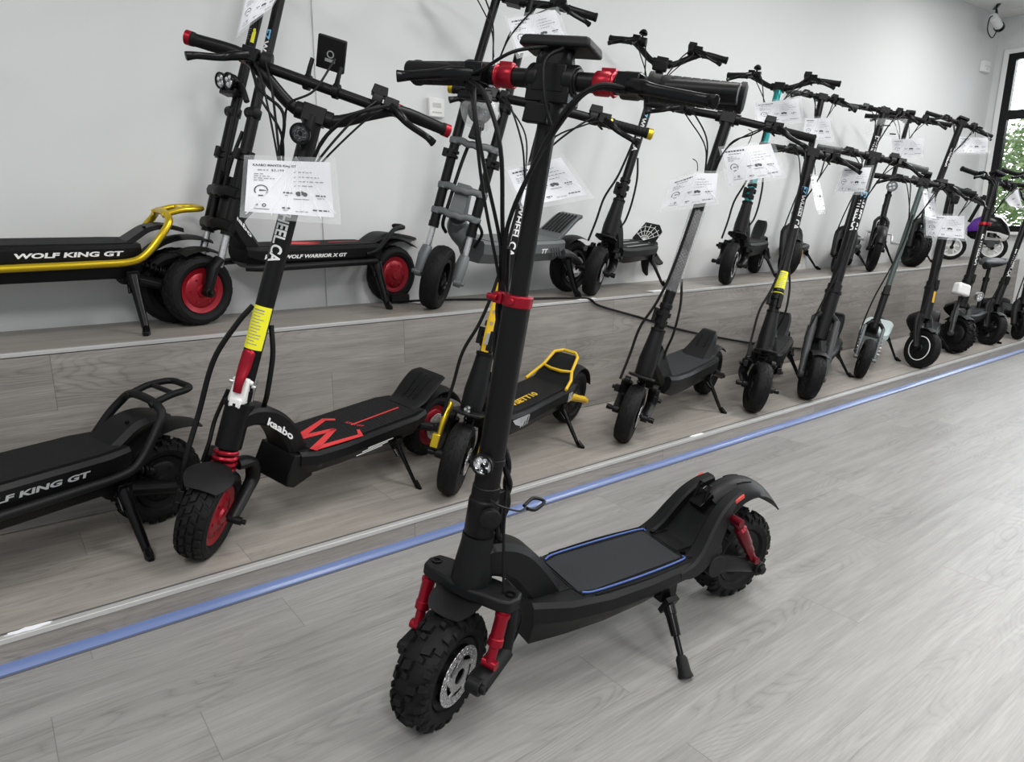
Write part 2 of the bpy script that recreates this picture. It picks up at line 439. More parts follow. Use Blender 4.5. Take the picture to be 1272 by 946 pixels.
def wrap_label(sc, parent, t0, t1, r, matn, lat=0., name='warning_label', a0=-1.3, a1=1.3, lines=0):
    mb = MB(); n = 14; vs = []
    for i in range(n + 1):
        a = a0 + (a1 - a0) * i / n
        for t in (t0, t1): vs.append(sc.st(t, (r + .001) * math.cos(a), lat + (r + .001) * math.sin(a)))
    mb.add(vs, [[2 * i, 2 * i + 2, 2 * i + 3, 2 * i + 1] for i in range(n)]); o = mb.build(name, matn, parent)
    if lines:
        q = MB(); rnd = random.Random(3)
        for k in range(lines):
            t = t1 - (t1 - t0) * (.08 + .86 * k / lines); b1 = a0 * .55 + rnd.uniform(0, .1); b2 = b1 + (a1 - a0) * rnd.uniform(.3, .55)
            hgt = (t1 - t0) * (.018 if k else .03); m = 6; vs = []
            for i in range(m + 1):
                a = b1 + (b2 - b1) * i / m
                for tt in (t, t - hgt): vs.append(sc.st(tt, (r + .0018) * math.cos(a), lat + (r + .0018) * math.sin(a)))
            q.add(vs, [[2 * i, 2 * i + 2, 2 * i + 3, 2 * i + 1] for i in range(m)])
        q.build('print', 'ink_grey', o)
    return o

def bars(sc, t, hw, style='flat', rise=0., r=.0155, grip_r=.0165, grip_len=.125, gripmat='rubber', endmat='black', levers=(-1, 1), sweep=.03, lever_len=.11, display=None, throttle=True, horn=True, barmat='black', crossbar=False, collars=None, bell=False, cables=True, drop=.032, yaw=0.):
    if yaw:
        import copy
        sc = copy.copy(sc); sc.Rs = Matrix.Rotation(math.radians(yaw), 3, sc.ax) @ sc.Rs; sc.R3 = sc.Rs @ Matrix((sc.fd, Y, sc.ax)).transposed()
    bp = lambda lat, f=0., up=0.: sc.st(t + up, f, lat)
    if style == 'flat': path = [(-hw, -sweep, rise), (-hw * .5, -sweep * .35, rise), (-.05, 0, rise * .2), (.05, 0, rise * .2), (hw * .5, -sweep * .35, rise), (hw, -sweep, rise)]
    elif style == 'straight': path = [(-hw, 0, 0), (hw, 0, 0)]
    else: path = [(-hw, -sweep, rise), (-hw * .62, -sweep * .4, rise), (-hw * .42, -.005, rise * .62), (-.05, 0, 0), (.05, 0, 0), (hw * .42, -.005, rise * .62), (hw * .62, -sweep * .4, rise), (hw, -sweep, rise)]
    mb = MB(); mb.tube([bp(*p) for p in path], r, 14, smooth=5 if len(path) > 2 else 0)
    if crossbar: mb.tube([bp(-hw * .50, -.004, rise * .86), bp(hw * .50, -.004, rise * .86)], r * .85, 12)
    for sg in (-1, 1): mb.tube([bp(sg * .012, 0, 0), bp(sg * .05, 0, 0)], r + .006, 16)
    mb.box(bp(0, -.002, 0), (.052, .062, .046), sc.R3)
    bar = mb.build('handlebar', barmat, sc.root, bevel=.002)
    gdir = sweep * (1 - .35) / (hw * .5)
    for sg in (-1, 1):
        q = MB(); e = bp(sg * (hw + .004), -sweep - .0, rise); i0 = bp(sg * (hw - grip_len), -sweep + gdir * grip_len if style != 'straight' else 0, rise)
        d = (e - i0).normalized(); Lg = (e - i0).length; pr = [(grip_r * 1.15, 0), (grip_r * 1.15, .006)]
        k = 9
        for j in range(k):
            x0 = .008 + (Lg - .02) * j / k; x1 = .008 + (Lg - .02) * (j + .8) / k
            pr += [(grip_r, x0), (grip_r, x1), (grip_r * .94, x1 + .001)]
        pr += [(grip_r * 1.1, Lg - .010), (grip_r * 1.1, Lg - .003), (grip_r * .8, Lg)]
        q.lathe(pr, i0, d, 20); g = q.build('grip', gripmat, bar)
        if endmat != 'black':
            q = MB(); q.lathe([(grip_r * 1.02, Lg - .004), (grip_r * 1.14, Lg - .003), (grip_r * 1.14, Lg + .012), (grip_r * .7, Lg + .016)], i0, d, 20)
            q.build('end_ring', endmat, g)
            q = MB(); q.lathe([(grip_r * 1.18, -.010), (grip_r * 1.18, -.001), (grip_r * .95, -.001), (grip_r * .95, -.010)], i0, d, 20, closed=True); q.build('clamp_ring', endmat, g)
        if sg in levers:
            q = MB(); lx = hw - grip_len - .025
            q.box(bp(sg * lx, .012, rise - .002), (.05, .04, .034), sc.R3); q.cyl(bp(sg * (lx - .02), 0, rise), bp(sg * (lx + .012), 0, rise), r + .006, 16)
            q.tube([bp(sg * lx, .03, rise - .006), bp(sg * (lx + .035), .052, rise - .010 - drop * .5), bp(sg * (lx + .06), .056, rise - .014 - drop * .8), bp(sg * (lx + lever_len), .046, rise - .020 - drop), bp(sg * (lx + lever_len + .022), .056, rise - .024 - drop * 1.25)], [.009, .008, .0065, .0065, .008], 8, smooth=4, flat=(sc.Rs @ sc.ax, 1.5))
            q.build('brake_lever', 'gloss', bar, bevel=.002)
        if throttle:
            q = MB(); lx = hw - grip_len - .062; q.cyl(bp(sg * (lx - .016), 0, rise), bp(sg * (lx + .012), 0, rise), r + .007, 16)
            if sg > 0:
                q.box(bp(sg * lx, -.006, rise + .028), (.044, .046, .026), sc.R3, .85)
                q.tube([bp(sg * (lx + .012), -.016, rise - .01), bp(sg * (lx + .035), -.03, rise - .022)], [.008, .005], 8, flat=(sc.Rs @ sc.ax, .5))
            else:
                q.box(bp(sg * lx, -.02, rise + .006), (.028, .034, .03), sc.R3, .8); q.cyl(bp(sg * lx, -.036, rise + .01), bp(sg * lx, -.040, rise + .01), .006, 10)
            q.build('throttle' if sg > 0 else 'switch_box', 'plastic', bar, bevel=.003)
    if bell:
        q = MB(); c = bp(-hw + grip_len + .05, .01, rise + .035); q.lathe([(.001, .022), (.012, .020), (.021, .010), (.023, 0), (.018, -.003)], c, c - bp(-hw + grip_len + .05, .01, rise), 18)
        q.tube([bp(-hw + grip_len + .05, .01, rise + .012), c], .006, 8); q.build('bell', 'black', bar)
    if collars:
        for sg in (-1, 1):
            q = MB(); a, b2, rr = collars
            q.lathe([(rr * .9, 0), (rr, .003), (rr, .026), (rr * .9, .029), (rr * .9, .033), (rr * 1.06, .036), (rr * 1.06, b2 - a - .004), (rr * .95, b2 - a)], bp(sg * a), bp(sg * b2) - bp(sg * a), 22)
            q.box(bp(sg * (b2 - .018), -.002, rr * 1.02), (.016, .026, .008), sc.R3)
            q.build('folding_collar', 'red', bar, bevel=.001)
    if display:
        kind = display[0]; lat, f, up = display[1]; sz = display[2]; tl = math.radians(display[3]); R = sc.R3 @ Matrix.Rotation(tl, 3, 'Y')
        q = MB(); c = bp(lat, f, up); q.box(c, sz, R)
        d = q.build('display', 'plastic', bar, bevel=min(sz) * .22)
        q = MB(); q.box(c + R @ Vector((0, 0, sz[2] / 2)), (sz[0] * .78, sz[1] * .82, .0016), R); q.build('screen', 'screen', d)
        for sg in (-1, 1):
            q = MB(); q.tube([bp(lat + sg * sz[1] * .3, 0, rise * (.86 if crossbar else .2)), bp(lat + sg * sz[1] * .3, f * .6, up * .6 + rise * .2), c - R @ Vector((0, -sg * sz[1] * .3, sz[2] * .4))], .008, 8, flat=(Y, .7)); q.build('display_bracket', 'black', d)
    if cables:
        rnd = random.Random(int(hw * 1e4 + t * 1e3))
        for sg in (-1, 1):
            for k in range(cables if isinstance(cables, int) and cables is not True else 2):
                x = sg * (hw - grip_len - .03 - .035 * k); rr = .0034 if k % 2 else .0028; f1 = .05 + rnd.uniform(0, .03)
                q = MB(); q.tube([bp(x, .02, rise - .005), bp(x * .72, f1, rise * .6 - .03 - rnd.uniform(0, .03)), bp(sg * .045, f1, -.11 - rnd.uniform(0, .05)), sc.st(t - .22 - rnd.uniform(0, .04), .035, sg * .012)], rr, 7, smooth=6); q.build('brake_cable', 'cable', sc.root)
    return bar

def deck(sc, f0, f1, hw, zb, zt, matn='satin', matmat='mat_rubber', nose=.06, hwf=None, chamf=.02, wedge=.03, inset=.012, tailup=0.):
    """f0 rear, f1 front"""
    hwf = hwf or hw * .72; rings = []
    for f, h, b, t in ((f0, hw * .86, zb + .02, zt), (f0 + .07, hw, zb, zt), (f1 - .16, hw, zb - .0, zt), (f1 - .05, hw * .92, zb + .0, zt + .002), (f1, hwf, zb + wedge, zt + .004)):
        rings.append([Vector((f, y, z)) for y, z in ((-h + chamf, b), (h - chamf, b), (h, b + (t - b) * .45), (h, t - .012), (h - .010, t), (-h + .010, t), (-h, t - .012), (-h, b + (t - b) * .45))])
    mb = MB(); mb.loft(rings); d = mb.build('deck', matn, sc.root, ang=25)
    q = MB(); q.prism([(f0 + .02, -hw * .82 + inset), (f0 + .09, -hw + inset + .010), (f1 - .17, -hw + inset + .010), (f1 - .04, -hwf + inset * .6), (f1 - .04, hwf - inset * .6), (f1 - .17, hw - inset - .010), (f0 + .09, hw - inset - .010), (f0 + .02, hw * .82 - inset)], (0, 0, zt), (1, 0, 0), Y, (0, 0, 1), -.002, .005)
    m = q.build('deck_mat', matmat, d, bevel=.001)
    return d, m
def side_text(parent, s, f_start, length, z, y, height, matn, sgn=1, bold=.04, shear=.25, tilt=0.):
    """lettering on the rider's-left flank, reading from the front of the scooter backwards"""
    mb = MB(); put_text(mb, s, length, height, lambda p: Vector((f_start - p[0], y, z + p[1] + p[0] * tilt)), bold, shear); return mb.build('lettering', matn, parent)
def top_poly(parent, polys, z, matn, name='print'):
    mb = MB()
    for p in polys: mb.prism(p, (0, 0, z), (1, 0, 0), Y, (0, 0, 1), 0, .0012)
    return mb.build(name, matn, parent)
def neck_arm(sc, pts, w0, w1, h0, h1, matn='satin', smooth=5, name='neck_arm'):
    mb = MB()
    def ring(t):
        a = w0 + (w1 - w0) * t; b = h0 + (h1 - h0) * t; c = min(a, b) * .35
        return [(-a, -b + c), (-a + c, -b), (a - c, -b), (a, -b + c), (a, b - c), (a - c, b), (-a + c, b), (-a, b - c)]
    mb.sweep(pts, ring, Y, smooth=smooth); return mb.build(name, matn, sc.root, ang=30)
def fender_arc(sc, front, r, w, a0, a1, matn='plastic', thick=.003, crown=.35, name=None, lip=0., taper=1.):
    """curved mudguard about a wheel, angles in degrees from forward, counted upwards"""
    M = sc.wheel_M(front); n = 14; mb = MB(); m = 7; P = []
    for s_ in (0, 1):
        for i in range(n + 1):
            a = math.radians(a0 + (a1 - a0) * i / n); k = taper + (1 - taper) * math.sin(PI * min(1, (i / n) * 1.1 + .15)) if taper < 1 else 1
            for j in range(m):
                y = -1 + 2 * j / (m - 1); rr = r - crown * w * .5 * y * y - thick * s_ + lip * (i / n) ** 2
                P.append(Vector((math.cos(a) * rr, y * w / 2 * k, math.sin(a) * rr)))
    N = (n + 1) * m; fs = []
    for i in range(n):
        for j in range(m - 1):
            q = [i * m + j, i * m + j + 1, (i + 1) * m + j + 1, (i + 1) * m + j]; fs.append(q); fs.append([N + x for x in q][::-1])
    for i in range(n):
        for j in (0, m - 1): fs.append([i * m + j, (i + 1) * m + j, N + (i + 1) * m + j, N + i * m + j])
    for j in range(m - 1):
        for i in (0, n): fs.append([i * m + j, i * m + j + 1, N + i * m + j + 1, N + i * m + j])
    mb.add(P, fs); return mb.build(name or ('front_fender' if front else 'rear_fender'), matn, sc.root, M=M)
def swing_arms(sc, front, w, pivot, matn='black', name=None, bolt='black', rod=(.016, .011), sides=(-1, 1), bend=None):
    for sg in sides:
        mb = MB(); y = sg * w; a = Vector((pivot[0], y, pivot[1])); c = Vector((sc.wb if front else 0, y, sc.r)); mid = [Vector((bend[0], y * (bend[2] if len(bend) > 2 else 1), bend[1]))] if bend else []
        pts = [a] + mid + [c]
        if front: pts = [sc.L(p) for p in pts]
        sd = (sc.Rs @ Y) if front else Y
        mb.tube(pts, [rod[0], rod[1]] if not mid else [rod[0], (rod[0] + rod[1]) / 2, rod[1]], 10, smooth=4 if mid else 0, flat=(sd, 1.6))
        e = sc.L(c) if front else c
        mb.cyl(e - sd * sg * .012, e + sd * sg * .016, .017, 18); mb.cyl(e + sd * sg * .012, e + sd * sg * .026, .010, 8)
        p0 = sc.L(a) if front else a; mb.cyl(p0 - sd * sg * .01, p0 + sd * sg * .014, rod[0] * 1.25, 16)
        mb.build(name or ('fork_arm' if front else 'swing_arm'), matn, sc.root, bevel=.0015)
def spring(mb, a, b, R, r, turns, n=12):
    a, b = Vector(a), Vector(b); z = (b - a).normalized(); x = z.orthogonal().normalized(); y = z.cross(x); pts = []
    N = int(turns * n)
    for i in range(N + 1):
        t = i / N; q = 2 * PI * turns * t; pts.append(a + (b - a) * t + (x * math.cos(q) + y * math.sin(q)) * R)
    mb.tube(pts, r, 7)
def spring_shock(sc, a, b, R, matn, core='black', steer=True, name='shock'):
    T = sc.L if steer else Vector
    mb = MB(); a = T(a); b = T(b); spring(mb, a + (b - a) * .12, a + (b - a) * .88, R, R * .22, 5); o = mb.build(name, matn, sc.root)
    q = MB(); q.cyl(a, b, R * .55, 12); q.cyl(a, a + (b - a) * .14, R * 1.2, 14); q.cyl(b + (a - b) * .14, b, R * 1.2, 14); q.build('damper', core, o); return o
def kickstand(sc, f, y0, z0, f1, y1, matn='black', r=.009, foot=True, thick=1.0, side=1):
    g = sc.ground(y1); mb = MB(); a = Vector((f, y0, z0)); b = Vector((f1, y1, g + .008)); m = a + (b - a) * .35
    mb.box(a + Vector((0, 0, .004)), (.04, .03, .03)); mb.cyl(a + Vector((-.018, 0, -.008)), a + Vector((.018, 0, -.008)), .012, 12)
    mb.tube([a, m, b], [r * 1.5 * thick, r * 1.1 * thick, r * .85 * thick], 10)
    if foot: mb.tube([b + Vector((.0, -.004, .012)), b + Vector((.006, .016, -.002)), b + Vector((.012, .034, -.001))], [r * 1.1, r * 1.3, r * .7], 8, flat=(Vector((0, 0, 1)), 1.3))
    mb.tube([a + Vector((.014, -.01, -.01)), a + (b - a) * .3 + Vector((.022, 0, 0))], .005, 8)
    return mb.build('kickstand', matn, sc.root, bevel=.001)
def headlight(sc, c, R, d, matn='black', cells=5, lens='lens', name='headlight'):
    c = Vector(c); d = Vector(d).normalized(); mb = MB()
    mb.lathe([(R * .5, -R * 1.1), (R * .85, -R * .8), (R, -R * .2), (R * 1.08, 0), (R * 1.08, R * .25), (R * .92, R * .25), (R * .9, R * .12)], c, d, 26)
    o = mb.build(name, matn, sc.root); q = MB(); q.lathe([(.0001, R * .12), (R * .9, R * .12)], c, d, 24); x = d.orthogonal().normalized(); y = d.cross(x)
    for k in range(cells):
        a = 2 * PI * k / cells + .3; p = c + (x * math.cos(a) + y * math.sin(a)) * R * .5 + d * R * .13
        q.lathe([(R * .30, 0), (R * .26, .001), (R * .16, -.001), (R * .10, .003), (.0001, .0045)], p, d, 12)
    q.build('lens', lens, o); return o
def cables(sc, paths, name='hose', matn='cable'):
    for pts, r in paths: MB().tube(pts, r, 9, smooth=7).build(name, matn, sc.root)
# ---------------------------------------------------------------- the room
def plain(name, mb, m, kind='structure', bevel=0, label=None, cat=None):
    o = mb.build(name, m, None, bevel=bevel); o['kind'] = kind
    if label: o['label'] = label
    if cat: o['category'] = cat
    return o
SY, SZ = 1.846, .080          # low step: front edge, top
PY, PZ = 2.508, .636          # high platform
WY, WX, CZ = 3.01, 8.37, 2.95 # back wall, end wall, ceiling
X0 = -3.2
plain('floor', MB().box(((X0 + WX + .3) / 2, -1.2, -.05), (WX + .3 - X0, 8.6, .1)), 'floor_wood', label='pale grey wood plank floor of the showroom')
plain('step_tread', MB().box(((X0 + WX) / 2, (SY + .006 + WY) / 2, SZ / 2 - .001), (WX - X0, WY - SY - .006, SZ)), 'step_wood', label='low plank covered display step with light edge strip')
plain('platform', MB().box(((X0 + WX) / 2, (PY + .004 + WY) / 2, (PZ + SZ) / 2 - .002), (WX - X0, WY - PY - .004, PZ - SZ)), 'step_wood', label='high plank covered display platform along the back wall')
plain('riser_panel', MB().box(((X0 + WX) / 2, PY, (PZ - .012 + SZ) / 2), (WX - X0, .008, PZ - SZ - .016)), 'riser_wood', label='wood plank riser under the high platform')
plain('riser_front', MB().box(((X0 + WX) / 2, SY + .003, SZ / 2 - .006), (WX - X0, .006, SZ - .012)), 'riser_wood', label='narrow wood riser of the low step')
t = MB(); t.box(((X0 + WX) / 2, SY + .008, SZ + .0005), (WX - X0, .020, .003)); t.box(((X0 + WX) / 2, SY - .0015, SZ - .005), (WX - X0, .003, .013))
plain('trim_1', t, 'strip', label='light grey metal edge strip of the low step', bevel=.0008)
plain('trim_2', MB().box(((X0 + WX) / 2, SY + .0225, SZ + .0004), (WX - X0, .008, .003)), 'strip_dark')
t = MB(); t.box(((X0 + WX) / 2, PY + .004, PZ), (WX - X0, .016, .003)); t.box(((X0 + WX) / 2, PY - .005, PZ - .005), (WX - X0, .003, .012))
plain('trim_3', t, 'strip', bevel=.0008, label='light metal edge strip of the high platform')
plain('trim_4', MB().prism([(0, 0), (-.026, 0), (-.026, .004), (-.020, .011), (-.009, .016), (0, .017)], (X0, SY, .0015), (0, 1, 0), (0, 0, 1), (1, 0, 0), 0, WX - X0), 'film', label='floor trim wrapped in blue film along the low step')
plain('trim_5', MB().box(((X0 + WX) / 2, SY - .0285, .001), (WX - X0, .005, .002)), 'strip_dark')
plain('wall_back', MB().box(((X0 + WX) / 2, WY + .06, CZ / 2), (WX - X0 + .4, .12, CZ)), 'wall')
# end wall with the window opening
yT, yB, wz0, wz1 = 2.885, -1.6, .90, 2.60
w = MB(); ex = WX + .07
w.box((ex, (WY + yT) / 2, CZ / 2), (.14, WY - yT, CZ)); w.box((ex, (yT + yB) / 2, wz0 / 2), (.14, yT - yB, wz0)); w.box((ex, (yT + yB) / 2, (wz1 + CZ) / 2), (.14, yT - yB, CZ - wz1)); w.box((ex, -3.2, CZ / 2), (.14, 3.2, CZ))
plain('wall_right', w, 'wall')
w = MB()
w.box((WX - .012, yT + .022, (wz0 + wz1) / 2), (.024, .05, wz1 - wz0 + .09)); w.box((WX - .012, (yT + yB) / 2, wz1 + .022), (.024, yT - yB, .045)); w.box((WX - .03, (yT + yB) / 2, wz0 - .015), (.06, yT - yB, .03))
plain('trim_6', w, 'white_trim', bevel=.003, label='white casing round the window')
w = MB(); fx = WX + .01
for y in (yT - .035, 1.35, -.2): w.box((fx, y, (wz0 + wz1) / 2), (.07, .07, wz1 - wz0))
for z in (wz0 + .03, 2.03, wz1 - .028): w.box((fx, (yT + yB) / 2, z), (.068, yT - yB, .06 if z != 2.03 else .085))
win = plain('window_1', w, 'frame_black', bevel=.004, label='black framed window at the far end of the showroom')
w = MB(); w.box((fx, (yT + yB) / 2, (wz0 + wz1) / 2), (.008, yT - yB - .02, wz1 - wz0 - .02)); w.build('pane', 'pane_glass', win)
# ceiling with T-bar grid
plain('ceiling', MB().box(((X0 + WX) / 2 + .2, -1.2, CZ + .05), (WX - X0 + .6, 8.7, .1)), 'ceiling')
w = MB()
for i in range(19): w.box((WX - .61 * i - .3, -1.2, CZ - .003), (.024, 8.4, .006))
for i in range(14): w.box(((X0 + WX) / 2, WY - .45 - .61 * i, CZ - .003), (WX - X0, .024, .006))
plain('trim_7', w, 'white_trim')

# outside the window
def leafy(name, label, c, size, n, m, seed, cat='shrub'):
    rnd = random.Random(seed); root = tag(empty(name, (c[0], c[1], 0)), label, cat); mb = MB(); tw = MB()
    for k in range(14):
        a = rnd.uniform(0, 6.3); tw.tube([(0, 0, 0), (math.cos(a) * size[0] * .3, math.sin(a) * size[1] * .3, c[2]), (math.cos(a) * size[0] * .55, math.sin(a) * size[1] * .55, c[2] + size[2] * rnd.uniform(-.2, .8))], [.02, .012, .004], 6, smooth=3)
    for k in range(n):
        while 1:
            p = Vector((rnd.uniform(-1, 1), rnd.uniform(-1, 1), rnd.uniform(-1, 1)))
            if .35 < p.length < 1 + .1 * math.sin(p.x * 9) * math.sin(p.y * 8 + 2): break
        p = Vector((p.x * size[0], p.y * size[1], c[2] + p.z * size[2])); d = Vector((rnd.gauss(0, 1), rnd.gauss(0, 1), rnd.gauss(0, .7))).normalized(); e = d.orthogonal().normalized(); L = rnd.uniform(.05, .09); f = d.cross(e)
        mb.add([p, p + d * L * .4 + e * L * .3 + f * L * .05, p + d * L, p + d * L * .4 - e * L * .3 + f * L * .05], [[0, 1, 2], [0, 2, 3]], rnd.choice((0, 0, 1)))
    tw.build('stem', 'twig', root); mb.build('foliage', ['leaf', 'leaf_light'] if m else ['leaf_light', 'leaf'], root)
leafy('shrub', 'green leafy bush right outside the window', (9.6, 2.75, 1.5), (.62, .75, .62), 5200, 1, 1)
leafy('shrub', 'second green bush outside, further from the window corner', (11.0, 2.2, 1.6), (.6, .95, .8), 4200, 0, 2)
leafy('shrub', 'pale green bush outside, behind the handlebars at the picture edge', (9.6, 1.1, 1.0), (.6, .8, .7), 2600, 0, 3)
plain('ground', MB().box((14, 2, -.1), (11, 16, .1)), 'patch', label='pale paving outside the window')

# small wall fittings
t = tag(MB().box((1.836, WY - .011, 1.535), (.085, .022, .085)).build('thermostat', 'white_trim', None, bevel=.004), 'small white thermostat on the wall behind the tall scooters', 'thermostat')
MB().box((1.836, WY - .0225, 1.545), (.045, .002, .02)).build('screen', 'strip', t); MB().box((1.836, WY - .0225, 1.513), (.05, .002, .006)).build('button_strip', 'patch', t)
t = MB().tube([(1.254, WY - .003, CZ - .02), (1.252, WY - .003, 1.9), (1.247, WY - .003, 1.2), (1.243, WY - .003, PZ)], .0022, 6).build('wire', 'strip', None); tag(t, 'thin pale wire running straight down the white wall', 'wire')
t = tag(MB().box((8.10, WY - .02, 2.47), (.16, .04, .10)).build('junction_box', 'white_trim', None, bevel=.006), 'small white wall box in the corner beside the window', 'wall box')
MB().box((8.10, WY - .041, 2.47), (.13, .004, .004)).build('lid_seam', 'strip', t); MB().cyl((8.10, WY - .04, 2.445), (8.10, WY - .043, 2.445), .008, 10).build('button', 'strip', t)
cam_ = tag(empty('security_camera', (7.83, WY - .16, 2.80)), 'white security camera hanging from cables at the ceiling corner', 'camera')
q = MB(); q.tube([(-.10, 0, .03), (.07, 0, -.03)], .036, 16); q.build('body', 'white_trim', cam_, bevel=.006)
q = MB(); q.lathe([(.043, 0), (.043, .035), (.034, .036), (.030, .012), (.0001, .012)], (.055, 0, -.025), (.17, 0, -.06), 18); q.build('lens_hood', 'gloss', cam_)
q = MB(); q.tube([(-.06, .0, .05), (-.12, .02, .02), (-.10, .03, -.08), (-.0, .02, -.13), (.04, 0, -.06)], .005, 7, smooth=5); q.tube([(-.02, 0, .04), (.0, .02, .09), (.05, .04, .145)], .006, 7, smooth=5); q.tube([(.02, 0, .03), (.09, .03, .06), (.08, .04, .11), (.05, .04, .146)], .004, 7, smooth=5); q.build('cord', 'cable', cam_)
MB().box((.05, .04, .147), (.20, .03, .008), Matrix.Rotation(.5, 3, 'Z')).build('mount_plate', 'gloss', cam_)

# power cable along the platform, shelf-edge labels
q = MB(); q.tube([(1.60, 2.90, PZ + .007), (1.82, 2.84, PZ + .006), (2.01, 2.72, PZ + .006), (2.30, 2.58, PZ + .006), (2.40, PY - .004, PZ + .003), (2.47, PY - .014, .60), (2.76, PY - .012, .52), (3.16, PY - .012, .407), (3.81, PY - .012, .268), (4.48, PY - .012, .15), (4.75, PY - .03, SZ + .006)], .0055, 8, smooth=6)
pc = tag(q.build('power_cord', 'cable', None), 'black power cord draped from the platform down the wood riser', 'cord')
MB().box((1.57, 2.915, PZ + .022), (.085, .05, .036), Matrix.Rotation(-.5, 3, 'Z')).build('adapter', 'plastic', pc, bevel=.006)
for c, sz, lb in (((2.395, 2.515, PZ + .0025), (.12, .022, .0015), 'small white paper label on the platform edge by the power cord'), ((2.97, 2.56, PZ + .0028), (.12, .06, .0015), 'blank white slip on the high platform beside the bubble wrapped stem'), ((1.66, 2.86, PZ + .0028), (.09, .05, .0015), 'white slip of paper beside the cord adapter')):
    o = tag(MB().box(c, sz, Matrix.Rotation(.06, 3, 'Z')).build('shelf_label', 'paper', None), lb, 'label')
    if c[0] == 2.395: MB().box((c[0], c[1], c[2] + .001), (.075, .006, .0008), Matrix.Rotation(.06, 3, 'Z')).build('print', 'ink_grey', o)
for c, lb in (((-.02, SY + .012, SZ + .0025), 'torn bit of white sticker on the step edge at the far left'), ((2.48, SY + .012, SZ + .0025), 'torn white sticker on the step edge below the bubble wrapped scooter')):
    rnd = random.Random(c[0]); P = []
    for k in range(18):
        a = 2 * PI * k / 18; P.append((math.cos(a) * .055 * rnd.uniform(.6, 1), math.sin(a) * .011 * rnd.uniform(.6, 1)))
    tag(MB().prism(P, c, (1, 0, 0), Y, (0, 0, 1), 0, .0012).build('sticker_scrap', 'paper', None), lb, 'sticker')

